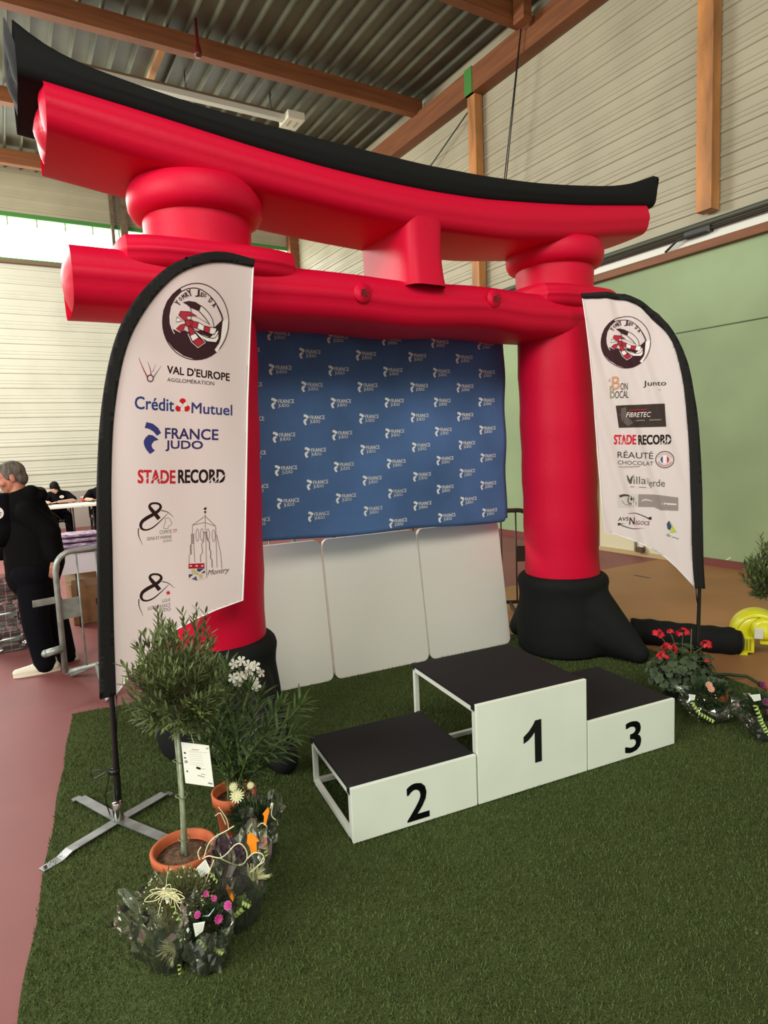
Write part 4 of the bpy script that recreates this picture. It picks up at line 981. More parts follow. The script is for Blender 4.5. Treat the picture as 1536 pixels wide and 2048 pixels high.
def bloom(c, r, n, m, parent, nrm, rnd, layers=2, name='bloom', narrow=.35):
    b = MB(); u_ = nrm.orthogonal().normalized()
    for L in range(layers):
        rr_ = r*(1-.28*L)
        for q in range(n):
            d = u_.copy(); d.rotate(Matrix.Rotation(q*2*PI/n+L*.3, 3, nrm)); s_ = nrm.cross(d); up_ = nrm*(rr_*(.15+.35*L))
            b.add([c, c+d*rr_*.5+s_*rr_*narrow+up_*.5, c+d*rr_+s_*rr_*narrow*.5+up_, c+d*rr_-s_*rr_*narrow*.5+up_, c+d*rr_*.5-s_*rr_*narrow+up_*.5], [(0, 1, 2, 3, 4)])
    b.ball(c+nrm*r*.12, r*.22, None, 10, 6); return b.build(name, m, parent)
def tuft(b, bt, c, rad, n, L, w, seed, up=.4, zmin=-.4):
    rnd = random.Random(seed)
    for i in range(n):
        d = rdir(rnd, zmin); p = c+V((d.x*rad[0], d.y*rad[1], d.z*rad[2]))*rnd.uniform(.35, 1.0); leaf(b, p, d+V((rnd.uniform(-.4, .4), rnd.uniform(-.4, .4), up)), L*rnd.uniform(.6, 1.3), w*rnd.uniform(.7, 1.3), rnd)
        if i % 7 == 0: bt.tube([c-V((0, 0, rad[2]*.8)), c.lerp(p, .5), p], .0013, 4, False)
GRP = 'cellophane wrapped pot plants'
# A: low fine-leaved shrub, front left of the olive pot
pA = G(345, 1925, .014); wA = thing('wrapped_pot_plant', 'fine leaved shrub in clear film with a raffia bow, foremost left of the bouquets', 'pot plant', pA, GRP)
b = MB(); b.lathe([(.045, 0), (.06, .085), (.064, .09), (.055, .085)], pA, 24); b.build('pot', m_pot2, wA)
bl, bt = MB(), MB(); cA = AT(356, 1790, 2.06); tuft(bl, bt, cA, (.115, .085, .085), 2200, .014, .0045, 31, .5, -.6); wA_f = bl
for i in range(16): bt.tube([pA+V((0, 0, .08)), cA+V((rnd.uniform(-.09, .09), rnd.uniform(-.06, .06), rnd.uniform(-.02, .05)))], .0016, 5)
bt.build('twigs', m_twig, wA)
bl.cur = 1
for i in range(60): d = rdir(rnd, -.2); bl.ball(cA+V((d.x*.115, d.y*.085, d.z*.085))*1.02, .0028, None, 6, 4)
bl.build('foliage', [m_shrub, m_petc], wA)
crumple(pA+V((-.01, 0, .01)), .060, .122, .215, 3, V((-.03, 0, 0))).build('film_wrap', m_film, wA)
b = MB(); bow(b, AT(332, 1784, 1.93), 4, .045); bow(b, AT(345, 1790, 1.93), 9, .03); b.build('raffia_bow', m_raff, wA)
b = MB(); curl(b, AT(345, 1812, 1.93), AT(362, 1850, 1.93), 3, .007); b.build('ribbon_curl', m_lime, wA); b = MB(); curl(b, AT(358, 1860, 1.93), AT(362, 1880, 1.93), 2, .005); b.build('ribbon_curl', m_lime, wA); b = MB(); curl(b, AT(358, 1930, 1.93), AT(360, 1946, 1.93), 2, .006); b.build('ribbon_curl', m_lime, wA)
tag_card([AT(324, 1776, 1.93), AT(331, 1774, 1.93), AT(337, 1806, 1.93), AT(333, 1808, 1.93)], wA, m_card, lines=False)
b = MB(); rr2 = random.Random(8)
for i in range(60):
    a = rr2.uniform(2.0, 4.6); d = V((math.cos(a), -.2, math.sin(a))); c = AT(350, 1900, 1.945); b.tube(bez([c, c+d*.02+V((rr2.uniform(-.01, .01), 0, .008)), c+d*rr2.uniform(.03, .062)], 3), .0009, 4)
b.build('raffia_tuft', m_raff, wA)
# B: pink flowered plant
pB = G(418, 1932, .014); wB = thing('wrapped_pot_plant', 'bright pink flowered plant in clear film, front right of the bouquets', 'pot plant', pB, GRP)
b = MB(); b.lathe([(.04, 0), (.055, .08), (.059, .085), (.05, .08)], pB, 24); b.build('pot', m_pot2, wB)
bl, bt = MB(), MB(); cB = AT(418, 1850, 2.03); tuft(bl, bt, cB, (.075, .06, .06), 420, .03, .012, 41, .5); bl.build('foliage', m_dkfol, wB); bt.build('twigs', m_twig, wB)
for x, y in ((395, 1830), (437, 1838), (456, 1811), (412, 1788), (428, 1797)):
    bloom(AT(x, y, 1.965), rnd.uniform(.012, .0175) if y > 1800 else .010, 9, m_petp, wB, V((rnd.uniform(-.7, .7), -1, rnd.uniform(.2, 1.2))).normalized(), rnd, 3)
crumple(pB+V((0, 0, .01)), .052, .086, .155, 5).build('film_wrap', m_film, wB)
tag_card([AT(386, 1847, 1.94), AT(410, 1843, 1.94), AT(406, 1862, 1.94), AT(391, 1874, 1.94)], wB, m_card)
b = MB(); b.add([AT(404, 1832, 1.94), AT(418, 1830, 1.94), AT(430, 1814, 1.94), AT(427, 1822, 1.94), AT(418, 1834, 1.94)], [(0, 1, 2, 3, 4)]); solid(b.build('silver_ribbon', mat('silver ribbon', (206, 226, 226), .2, metal=.6), wB), .001)
b = MB(); curl(b, AT(396, 1880, 1.93), AT(412, 1898, 1.93), 3, .006); b.build('ribbon_curl', m_lime, wB); b = MB(); curl(b, AT(428, 1898, 1.93), AT(446, 1908, 1.93), 4, .006); b.build('ribbon_curl', m_lime, wB)
# C: purple heather with card and orange card
pC = G(478, 1846, .014); wC = thing('wrapped_pot_plant', 'purple heather in clear film with a big looped raffia tie and an orange card', 'pot plant', pC, GRP)
b = MB(); b.lathe([(.045, 0), (.06, .085), (.064, .09), (.055, .085)], pC, 24); b.build('pot', m_pot2, wC)
bl, bt = MB(), MB(); cC = AT(456, 1738, 2.24); tuft(bl, bt, cC, (.085, .07, .115), 1500, .018, .006, 51, .9, -.8); bl.build('flower_spikes', m_heath, wC)
b = MB(); tuft(b, bt, AT(470, 1790, 2.24), (.07, .06, .06), 420, .022, .007, 52, .6, -.8); b.build('foliage', m_dkfol, wC); bt.build('twigs', m_twig, wC)
crumple(pC+V((0, 0, .01)), .060, .105, .29, 7, V((.03, 0, 0))).build('film_wrap', m_film, wC)
tag_card([AT(411, 1718, 2.10), AT(422, 1741, 2.10), AT(402, 1756, 2.10), AT(393, 1736, 2.10)], wC, m_card)
otag = [AT(x, y, 2.11) for x, y in ((495, 1668), (504, 1666), (511, 1673), (519, 1682), (513, 1684), (514, 1704), (502, 1707), (499, 1694), (494, 1686))]
tag_card(otag, wC, m_orng, 'orange_card', False)
tag_card([AT(x, y, 2.09) for x, y in ((454, 1768), (462, 1778), (468, 1796), (466, 1804), (458, 1792), (452, 1778))], wC, m_orng, 'orange_card', False)
b = MB()
for P in ([(405, 1718), (418, 1712), (440, 1716), (455, 1706), (470, 1690), (482, 1688), (492, 1700), (494, 1716), (486, 1728), (472, 1730), (456, 1724), (440, 1716)], [(408, 1716), (416, 1690), (430, 1674), (452, 1662), (468, 1652)], [(428, 1720), (420, 1740), (410, 1768), (402, 1786)], [(400, 1720), (396, 1706), (402, 1694)], [(494, 1718), (508, 1706), (524, 1708), (528, 1722), (514, 1732)], [(500, 1745), (518, 1730), (526, 1716)]):
    b.tube(bez([AT(x, y, 2.09) for x, y in P], 5), .0022, 6)
b.build('raffia_tie', m_raff, wC)
b = MB(); curl(b, AT(418, 1746, 2.09), AT(434, 1764, 2.09), 3, .006); b.build('ribbon_curl', m_lime, wC); b = MB(); curl(b, AT(484, 1806, 2.09), AT(500, 1814, 2.09), 3, .008); b.build('ribbon_curl', m_lime, wC); b = MB(); curl(b, AT(530, 1696, 2.12), AT(533, 1710, 2.12), 2, .006); b.build('ribbon_curl', m_lime, wC); b = MB(); curl(b, AT(470, 1832, 2.09), AT(486, 1818, 2.09), 2.5, .009, .012); b.build('ribbon_curl', m_lime, wC)
b = MB(); b.grid(lambda u, v: AT(462+6*u+3*math.sin(v*5), 1700+68*v, 2.095+.006*math.sin(v*9+u*2)), 4, 12); b.build('film_fold', film('bright film fold', (240, 246, 240), .35, .15), wC)
b = MB(); rr2 = random.Random(18)
for i in range(50):
    a = rr2.uniform(.2, 1.7); d = V((math.cos(a), -.2, math.sin(a))); c = AT(505, 1762, 2.13); b.tube(bez([c, c+d*.03+V((rr2.uniform(-.01, .01), 0, .004)), c+d*rr2.uniform(.05, .085)], 3), .0008, 4)
b.build('raffia_tuft', m_raff, wC)
# D: white chrysanthemum at the back
pD = G(520, 1722, .014); wD = thing('wrapped_pot_plant', 'cream flowered plant in clear film against the orange oleander pot', 'pot plant', pD, GRP)
b = MB(); b.lathe([(.04, 0), (.052, .08), (.056, .085), (.048, .08)], pD, 24); b.build('pot', m_pot2, wD)
bl, bt = MB(), MB(); cD = AT(502, 1642, 2.50); tuft(bl, bt, cD, (.085, .05, .085), 620, .04, .009, 61, .7, -.7); bl.build('foliage', m_dkfol, wD)
for i in range(8): bt.tube([pD+V((0, 0, .07)), AT(470+6*i, 1600, 2.5)], .0016, 5)
bt.build('twigs', m_twig, wD)
for x, y, r_ in ((467, 1574, .019), (474, 1592, .029), (501, 1571, .015)):
    bloom(AT(x, y, 2.44), r_, 14, m_petc, wD, V((rnd.uniform(-.2, .2), -.8, .7)).normalized(), rnd, 3, 'bloom', .14)
crumple(pD+V((0, 0, .01)), .052, .082, .24, 9, V((.02, 0, 0))).build('film_wrap', m_film, wD)
tag_card([AT(x, y, 2.42) for x, y in ((536, 1614), (539, 1622), (534, 1640), (532, 1652), (527, 1650), (528, 1632), (525, 1628))], wD, m_orng, 'orange_card', False)
b = MB()
for P in ([(437, 1614), (446, 1626), (454, 1640), (458, 1660)], [(430, 1632), (440, 1626), (446, 1636), (452, 1650)], [(540, 1618), (546, 1606), (543, 1630), (552, 1640)], [(515, 1654), (524, 1646), (534, 1654), (528, 1668)], [(505, 1645), (498, 1662), (512, 1674)]): b.tube(bez([AT(x, y, 2.42) for x, y in P], 4), .0022, 5)
b.build('raffia_tie', m_raff, wD)

# geranium, right
pG = G(1352, 1398, .014); pG = V((1.86, 4.0, .014)); ge = thing('potted_geranium', 'dark leaved geranium with bright red flower heads, behind the right podium block', 'potted plant', pG)
b = MB(); b.lathe([(.075, 0), (.10, .14), (.108, .145), (.108, .165), (.1, .165), (.095, .14)], pG, 28); b.build('pot', mat('dark plastic pot', (52, 50, 44), .6), ge)
b = MB(); b.lathe([(0, .145), (.097, .14), (.09, .12)], pG, 18, cap=False); b.build('soil', m_soil, ge)
bl, bt = MB(), MB(); rnd = random.Random(77); cG = AT(1362, 1338, 3.98)
for i in range(360):
    d = rdir(rnd, -.75); p = cG+V((d.x*.215, d.y*.155, d.z*.165))*rnd.uniform(.5, 1.02); n_ = (d+V((0, -.2, .6))).normalized(); u_ = n_.orthogonal().normalized(); v_ = n_.cross(u_); r_ = rnd.uniform(.018, .034)
    pts = [p-n_*.004]+[p+(u_*math.cos(a)+v_*math.sin(a))*r_*(1+.12*math.cos(a*7)) +n_*.003*math.sin(a*5) for a in [q*2*PI/14 for q in range(14)]]
    bl.add(pts, [(0, 1+q, 1+(q+1) % 14) for q in range(14)])
    if i % 5 == 0: bt.tube([pG+V((0, 0, .14)), cG.lerp(p, .4)-V((0, 0, .04)), p], .002, 4, False)
bl.build('foliage', mat('geranium leaf', (50, 64, 38), .7, var=.3, scale=18), ge)
heads = ((1317, 1268, .034), (1341, 1264, .02), (1366, 1265, .034), (1338, 1297, .042), (1326, 1312, .032), (1413, 1289, .03), (1414, 1322, .014))
for x, y, r_ in heads: c = AT(x, y, 3.88); bt.tube([cG, c.lerp(cG, .4)+V((0, 0, .02)), c], .0022, 5)
bt.tube([AT(1381, 1320, 3.9), AT(1383, 1258, 3.9)], .003, 5); bt.build('stems', m_stem, ge)
for x, y, r_ in heads:
    c = AT(x, y, 3.88); b = MB()
    for i in range(22):
        d = rdir(rnd, -.5); p = c+V((d.x*r_, d.y*r_, d.z*r_*.75)); n_ = (d+V((0, -.4, .3))).normalized(); u_ = n_.orthogonal().normalized(); v_ = n_.cross(u_)
        for q in range(4):
            a = q*PI/2+i; dd = u_*math.cos(a)+v_*math.sin(a); ss_ = n_.cross(dd); b.add([p, p+dd*r_*.25+ss_*r_*.16, p+dd*r_*.42+n_*.002, p+dd*r_*.25-ss_*r_*.16], [(0, 1, 2, 3)])
    b.build('bloom', m_petr, ge)
# wrapped bouquets, right
def bouquet(label, base, c, rad, seed, film_r, film_h, petal, flowers, card, curls, bronze):
    t = thing('wrapped_pot_plant', label, 'pot plant', base, GRP); rnd = random.Random(seed)
    b = MB(); b.lathe([(.05, 0), (.065, .08), (.07, .085), (.06, .08)], base, 22); b.build('pot', m_pot2, t)
    bl, bt = MB(), MB(); tuft(bl, bt, c, rad, 520, .045, .014, seed, .4, -.6); bl.build('foliage', m_dkfol, t); bt.tube([base+V((0, 0, .07)), c], .004, 6); bt.build('twigs', m_twig, t)
    for x, y, Y in flowers: bloom(AT(x, y, Y), .02, 9, petal, t, V((rnd.uniform(-.3, .3), -1, .6)).normalized(), rnd, 3)
    if bronze:
        b = MB()
        for i in range(9): leaf(b, AT(bronze[0]+rnd.uniform(-9, 9), bronze[1]+rnd.uniform(-10, 10), bronze[2]), V((rnd.uniform(-.4, .4), -.2, 1)), .06, .022, rnd)
        b.build('bronze_leaves', mat('bronze leaf', (150, 92, 52), .6, transl=.2), t)
    crumple(base+V((0, 0, .01)), .07, film_r, film_h, seed, V((0, 0, 0)), 26, 8, .25).build('film_wrap', film('crisp cellophane', (246, 249, 243), .16, .06), t)
    tag_card(card, t, m_card)
    for p0, p1, n in curls: b = MB(); curl(b, p0, p1, n, .012, .009); b.build('ribbon_curl', m_lime, t)
    return t
pE = G(1417, 1440, .014)
bouquet('film wrapped foliage plant with peach flower and white tag, right of the geranium pot', pE, AT(1420, 1392, 3.72), (.13, .10, .08), 91, .165, .13, mat('peach petal', (206, 150, 126), .6), ((1418, 1370, 3.62), (1422, 1378, 3.61)), [AT(1377, 1388, 3.56), AT(1391, 1390, 3.56), AT(1389, 1400, 3.56), AT(1380, 1401, 3.56)],
    [(AT(1383, 1404, 3.56), AT(1398, 1428, 3.53), 4), (AT(1396, 1426, 3.53), AT(1428, 1444, 3.5), 6)], (1448, 1400, 3.66))
pF = G(1530, 1476, .014)
bouquet('film wrapped purple plant with white tag, cut off by the right picture edge', pF, AT(1535, 1420, 3.45), (.12, .10, .085), 97, .15, .16, mat('dark purple petal', (110, 44, 84), .6), ((1532, 1404, 3.34), (1526, 1370, 3.4), (1540, 1424, 3.33)), [AT(1500, 1390, 3.28), AT(1520, 1388, 3.28), AT(1522, 1400, 3.28), AT(1508, 1403, 3.28)],
    [(AT(1510, 1410, 3.28), AT(1522, 1440, 3.26), 4), (AT(1520, 1440, 3.26), AT(1536, 1468, 3.24), 5)], None)
st = thing('plant_stake', 'bent dark green stake lying on the floor right of the geranium', 'stake', G(1470, 1352, .02))
b = MB(); b.tube([G(1405, 1349, .10), G(1455, 1349, .06), G(1494, 1353, .035), G(1512, 1364, .03), G(1528, 1372, .03)], .011, 10); b.build('pole', mat('dark green stake', (40, 58, 38), .6), st)
b = MB(); b.tube([G(1520, 1368, .032), G(1536, 1377, .032)], .02, 10); b.build('grip', mat('dark plum grip', (74, 26, 40), .6), st)

# ================================================================== BLOWER AND AIR TUBE
at_ = thing('air_tube', 'thick black air tube on the floor from the right arch foot to the yellow blower', 'air tube', G(1390, 1300, 0))
b = MB(); tp_ = bez([G(1262, 1262, .10), G(1300, 1264, .10), G(1345, 1270, .10), G(1400, 1276, .10), G(1450, 1281, .10), G(1478, 1283, .09)], 6)
b.tube(tp_, [.105+.004*math.sin(i*1.3) for i in range(len(tp_)-3)]+[.095, .08, .06], 24); b.build('tube', m_blk, at_)
b = MB(); c = tp_[-3]; d = (tp_[-1]-tp_[-4]).normalized(); u_ = d.orthogonal().normalized(); v_ = d.cross(u_); b.tube([c+(u_*math.cos(a)+v_*math.sin(a))*.098 for a in [i*PI/10 for i in range(21)]], .008, 6); b.build('strap', m_edge, at_)
bp = G(1512, 1302, 0); BLM = Matrix.Translation(bp) @ Matrix.Rotation(math.radians(-24), 4, 'Z')
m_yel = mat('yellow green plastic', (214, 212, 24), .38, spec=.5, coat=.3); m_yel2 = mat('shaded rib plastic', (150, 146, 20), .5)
bw_ = thing('air_blower', 'yellow green electric blower standing on the floor at the right picture edge', 'blower', bp)
def dome(u, v):
    a = PI*(-.04+1.08*u); e = abs(2*v-1)**4; r = .185*(1-.10*e); return V((-r*math.cos(a), -.10+.20*v, .155+r*math.sin(a)))
b = MB(BLM); b.grid(dome, 36, 12)
for y, s_ in ((-.10, 1), (.10, -1)):
    def side(u, v, y=y, s_=s_): a = PI*(-.04+1.08*u); r = .1665*(1-v); return V((-r*math.cos(a), y-s_*.022*math.sin(PI*min(1, v*1.4)), .155+r*math.sin(a)))
    b.grid(side, 36, 10)
b.box((0, 0, .15), (.34, .19, .03), None, .008); hs_ = b.build('housing', m_yel, bw_)
b = MB(BLM); b.tube([V((-.155*math.cos(a), -.117, .155+.155*math.sin(a))) for a in [PI*i/24 for i in range(25)]], .008, 8); b.build('housing_rim', m_yel, hs_)
b = MB(BLM @ Matrix.Translation((.03, -.125, .22)) @ Matrix.Rotation(PI/2, 4, 'X')); b.lathe([(.085, -.02), (.085, .03), (.07, .045), (.05, .05), (.0, .05)], (0, 0, 0), 28); b.build('motor_cover', m_yel, bw_)
b = MB(BLM); b.box((-.005, -.165, .195), (.062, .05, .085), None, .01); b.build('switch_box', mat('pale grey plastic', (206, 208, 190), .35), bw_)
b = MB(BLM); b.box((-.09, -.02, .085), (.13, .22, .13), None, .015); b.box((.11, -.02, .12), (.20, .22, .05), None, .012); b.box((.19, -.02, .06), (.045, .2, .10), None, .01); ba_ = b.build('base', m_yel, bw_)
for i in range(5):
    b = MB(BLM); b.box((-.135+.02*i, -.133, .085), (.008, .012, .09), None, .002); b.build('vent_rib', m_yel2, ba_)
for x in (-.12, .17):
    b = MB(BLM); b.box((x, -.03, .012), (.10, .22, .024), None, .008); b.build('foot', m_yel, bw_)
b = MB(BLM); b.lathe([(.07, 0), (.075, .01), (.075, .07), (.06, .075)], (0, 0, 0), 24); b.M = None; Rm = BLM @ Matrix.Translation((-.16, .02, .085)) @ Matrix.Rotation(-PI/2, 4, 'Y'); Ri = BLM.inverted(); b.v = [Rm @ (Ri @ p) for p in b.v]; b.build('outlet', m_yel2, bw_)

# ================================================================== CROWD BARRIERS
m_galv = mat('galvanised tube', (156, 166, 158), .45, metal=.45, var=.12, scale=14)
m_bar2 = mat('dark steel tube', (74, 66, 58), .55, metal=.3)  # darker steel tone for the rear barrier
def barrier(label, P, d, L, m, group='crowd barriers'):
    d = d.normalized(); s_ = V((-d.y, d.x, 0)); Z = V((0, 0, 1))
    t = thing('crowd_barrier', label, 'barrier', P, group)
    z0, z1, r = .17, 1.06, .13
    pts = [P+Z*z0]+[P+Z*(z1-r)]
    for i in range(1, 9): a = PI/2*i/8; pts.append(P+d*(r-r*math.cos(a))+Z*(z1-r+r*math.sin(a)))
    for i in range(0, 9): a = PI/2*i/8; pts.append(P+d*(L-r+r*math.sin(a))+Z*(z1-r+r*math.cos(a)))
    pts += [P+d*L+Z*z0]
    b = MB(); b.tube(pts, .021, 14); b.build('frame_tube', m, t)
    b = MB(); b.tube([P+Z*z0, P+d*L+Z*z0], .017, 12); b.build('bottom_rail', m, t)
    n = int((L-.15)/.14)+1
    for i in range(1, n):
        x = .15+.14*(i-1); b = MB(); b.tube([P+d*x+Z*z0, P+d*x+Z*(z1)], .0075, 8); b.build('upright_bar', m, t)
    b = MB(); b.box(P-d*.085+Z*.72, (.17, .008, .05), Matrix((( d.x, s_.x, 0), (d.y, s_.y, 0), (0, 0, 1))), .003); b.build('hook_plate', m, t)
    b = MB(); b.tube([P-d*.12+Z*.345, P+Z*.355], .028, 12); b.ball(P-d*.12+Z*.345, .028, None, 12, 8); b.build('hook_lug', m, t)
    b = MB(); b.box(P+d*.085+Z*.64, (.13, .006, .15), Matrix((( d.x, s_.x, 0), (d.y, s_.y, 0), (0, 0, 1)))); b.build('sign_plate', m, t)
    for x in (.22, L-.22):
        for k in (-1, 1):
            b = MB(); b.tube([P+d*x+Z*z0, P+d*(x-.07)+s_*(.38*k)+Z*.012], .016, 10); b.build('foot', m, t)
    return t
B0 = G(131, 1345, .17); B0.z = 0
B1 = G(196, 1328, .17); B1.z = 0
barrier('galvanised crowd barrier behind the left feather flag', B0, B1-B0, 2.1, m_galv)
barrier('dark crowd barrier behind the right arch column and the backdrop', V((1.40, 6.0, 0)), V((-1, .06, 0)), 1.9, m_bar2)

# ================================================================== PEOPLE
m_skin = mat('skin', (190, 128, 104), .55, var=.05, scale=20)
m_skin2 = mat('light skin', (212, 164, 142), .55)
m_hairg = mat('grey hair', (98, 92, 82), .8, var=.25, scale=40, bump=.6, bscale=90, stretch=(1, 1, .3))
m_hairb = mat('black hair', (14, 12, 12), .7, spec=.2, bump=.5, bscale=60)
m_fleece = mat('black fleece', (15, 15, 16), .95, spec=.08, bump=.4, bscale=70)
m_trs = mat('dark navy trousers', (12, 13, 18), .9, spec=.1, bump=.3, bscale=30)
m_shoe = mat('cream trainers', (226, 222, 200), .6)
m_tee = mat('black t-shirt', (13, 13, 16), .9, spec=.1)
m_eye = mat('eye white', (235, 232, 226), .3); m_iris = mat('dark iris', (44, 32, 26), .3)
def frame(f, u):
    f = f.normalized(); u = (u-f*u.dot(f)).normalized(); l = u.cross(f); return Matrix(((f.x, l.x, u.x), (f.y, l.y, u.y), (f.z, l.z, u.z)))
def head_solids(b, c, R, s=1.0):
    """cranium, jaw, nose, brow, lips, ears: c = middle of the head, local axes forward / left / up"""
    P = lambda x, y, z: c+R @ (V((x, y, z))*s)
    b.ball(P(-.012, 0, .030), (.098*s, .076*s, .088*s), R, 22, 14); b.ball(P(.022, 0, -.030), (.070*s, .062*s, .085*s), R, 20, 12); b.ball(P(.050, 0, -.082), (.036*s, .036*s, .030*s), R, 16, 10)
    b.cap(P(.088, 0, .020), P(.108, 0, -.022), .009*s, .014*s, 10); b.ball(P(.100, .011, -.026), .009*s, None, 8, 6); b.ball(P(.100, -.011, -.026), .009*s, None, 8, 6)
    b.cap(P(.080, .034, .030), P(.086, -.034, .030), .012*s, .012*s, 10)
    b.cap(P(.084, .017, -.052), P(.084, -.017, -.052), .008*s, .008*s, 8); b.cap(P(.081, .015, -.063), P(.081, -.015, -.063), .009*s, .009*s, 8)
    for k in (-1, 1):
        b.ball(P(-.012, .077*k, -.010), (.020*s, .009*s, .032*s), R, 12, 8); b.ball(P(.058, .045*k, -.025), (.028*s, .024*s, .026*s), R, 12, 8)
    return P
def eyes(P, R, s, parent):
    for k in (-1, 1):
        b = MB(); b.ball(P(.079, .031*k, .006), (.010*s, .014*s, .008*s), R, 12, 8); e = b.build('eye', m_eye, parent)
        b = MB(); b.ball(P(.087, .031*k, .005), (.004*s, .006*s, .006*s), R, 10, 6); b.build('iris', m_iris, e)
def hand_solids(b, w, d, n, th, L=.18, curl=.5, s=1.0):
    """palm + four bent fingers + thumb: w wrist, d towards the fingers, n out of the back of the hand, th thumb side"""
    d, n, th = d.normalized(), n.normalized(), th.normalized()
    pl = w+d*L*.28
    for q in (-1.5, -.5, .5, 1.5): b.cap(w+th*q*.010+d*.01, w+d*L*.50+th*q*.019, .0125*s, .0115*s, 8)
    for q, ln in ((1.5, .42), (.5, .48), (-.5, .45), (-1.5, .34)):
        p = w+d*L*.50+th*q*.0195; a = 0
        for seg in (.45, .32, .25):
            a += curl*(.5 if seg == .45 else .8); e = p+(d*math.cos(a)-n*math.sin(a))*(L*ln*seg); b.cap(p, e, .0088*s, .0078*s, 8); p = e
    p = w+d*L*.16+th*.026; e = p+(d*.7+th*.75-n*.25).normalized()*L*.24; b.cap(p, e, .0115*s, .0095*s, 8); b.cap(e, e+(d*.95+th*.2-n*.3).normalized()*L*.18, .0095*s, .008*s, 8)

# ---- man in black, standing at the left edge in profile
MFv = V((-.88, -.47, 0)).normalized(); ML = V((-MFv.y*-1*-1, MFv.x, 0)); ML = V((0, 0, 1)).cross(MFv)
M0 = G(88, 1344)
def J(x, y, o=0.0): return PLN(x, y, M0+ML*o, ML)
man = None
HC = J(21, 955, -.10); HR = frame(MFv+V((0, 0, -.28)), V((0, 0, 1)))
b = MB(); HPt = head_solids(b, HC, HR, 1.06)
nk = J(40, 1000, -.10); b.cap(HC+HR @ V((-.02, 0, -.05)), nk, .060, .066, 16)
sh = J(56, 1022, -.10); hip = J(68, 1150, -.10)
b.cap(nk, sh, .07, .10, 16); b.cap(sh, J(66, 1085, -.10), .13, .14, 18); b.cap(J(66, 1085, -.10), hip, .14, .135, 18)
wr = {}
for k, (ex, ey, wx, wy) in ((1, (100, 1064, 110, 1113)), (-1, (30, 1075, 2, 1110))):
    o = -.10+k*.19; s_ = sh+ML*(k*.16); e = J(ex, ey, o+k*.02); w = J(wx, wy, o+k*.0); b.cap(s_, e, .055, .045, 14); b.cap(e, w, .042, .028, 14); wr[k] = (e, w)
for k, (kx, ky, ax, ay) in ((1, (78, 1243, 96, 1333)), (-1, (112, 1238, 134, 1320))):
    h = hip+ML*(k*.095); kn = J(kx, ky, -.10+k*.10); an = J(ax, ay, -.10+k*.11); b.cap(h, kn, .085, .06, 14); b.cap(kn, an, .055, .038, 14)
    b.cap(an, an+MFv*.14-V((0, 0, .03)), .035, .03, 12)
e, w = wr[1]; hand_solids(b, w, V((0, 0, -1))+MFv*.12, ML*.8-MFv*.3, MFv, .185, .32)
e, w = wr[-1]; hand_solids(b, w, MFv*.8+V((0, 0, -.5)), V((0, 0, 1)), ML, .18, .4)
man = fuse('person', b, .0055, .4, m_skin, None, 4)
tag(man, 'grey haired man in black jacket and cream shoes standing at the left edge', 'person')
eyes(HPt, HR, 1.0, man)
b = MB(); b.ball(HPt(-.018, 0, .036), (.105, .084, .092), HR, 24, 14); b.ball(HPt(-.058, 0, -.020), (.060, .074, .070), HR, 20, 12); b.ball(HPt(.045, 0, .092), (.05, .06, .026), HR, 16, 10)
for k in (-1, 1): b.ball(HPt(.012, .072*k, .015), (.022, .010, .034), HR, 12, 8)
fuse('hair', b, .009, .2, m_hairg, man, 2)
b = MB()
b.cap(J(50, 1012, -.10), J(64, 1062, -.10), .155, .205, 22); b.cap(J(64, 1062, -.10), J(70, 1120, -.10), .205, .225, 22); b.cap(J(70, 1120, -.10), J(67, 1148, -.10), .225, .205, 22)
for k in (-1, 1): b.ball(sh+ML*(k*.17), .098, None, 18, 12)
for k in (-1, 1):
    e, w = wr[k]; s_ = sh+ML*(k*.18); b.cap(s_, e, .094, .082, 18); b.cap(e, e.lerp(w, .94), .080, .058, 18)
b.cap(J(92, 1050, .05), J(104, 1094, .05), .07, .075, 16)
b.tube([nk+V((math.cos(a)*.085, math.sin(a)*.085, .0))-MFv*.015 for a in [i*PI/8 for i in range(17)]], .032, 10, False)
b.cap(J(62, 985, -.16), J(62, 985, -.04), .062, .062, 14); b.cap(J(80, 985, -.15), J(82, 990, -.05), .05, .05, 14)
jk = fuse('jacket', b, .012, .4, m_fleece, man, 4)
b = MB(); b.ball(J(6, 1026, -.03)+MFv*.0, (.05, .05, .07), None, 16, 10); b.cap(J(4, 1010, -.08), J(2, 1060, -.08), .10, .14, 18); sh_ = fuse('t_shirt', b, .012, .3, m_tee, man, 3)
b = MB(); c = J(-4, 1026, .115); k = Ink(); k.disk((0, 0), 38, 46, (236, 236, 232)); k.stroke([(-22, 6), (0, -8), (24, 4)], 6, (40, 40, 44), 1); k.stroke([(-14, 22), (8, 12), (18, 22)], 5, (40, 40, 44), 1); nn_ = (V((0, 0, CH))-c); nn_.z = 0; nn_.normalize(); uu = V((0, 0, 1)).cross(nn_)
k.lay('shirt_emblem', lambda x, y, l: c+uu*(x/1000)-V((0, 0, y/1000))+nn_*(l+.004), sh_)
b = MB(); b.cap(J(64, 1140, -.10)+ML*.07, J(64, 1140, -.10)-ML*.07, .165, .165, 20)
for k, (kx, ky, ax, ay) in ((1, (72, 1243, 90, 1326)), (-1, (110, 1238, 132, 1312))):
    h = J(64, 1140, -.10)+ML*(k*.085); kn = J(kx, ky, -.10+k*.10); an = J(ax, ay, -.10+k*.11); b.cap(h, kn, .130, .105, 18); b.cap(kn, an, .105, .082, 18); b.ball(an-MFv*.01, (.075, .075, .05), None, 16, 10)
fuse('trousers', b, .011, .4, m_trs, man, 4)
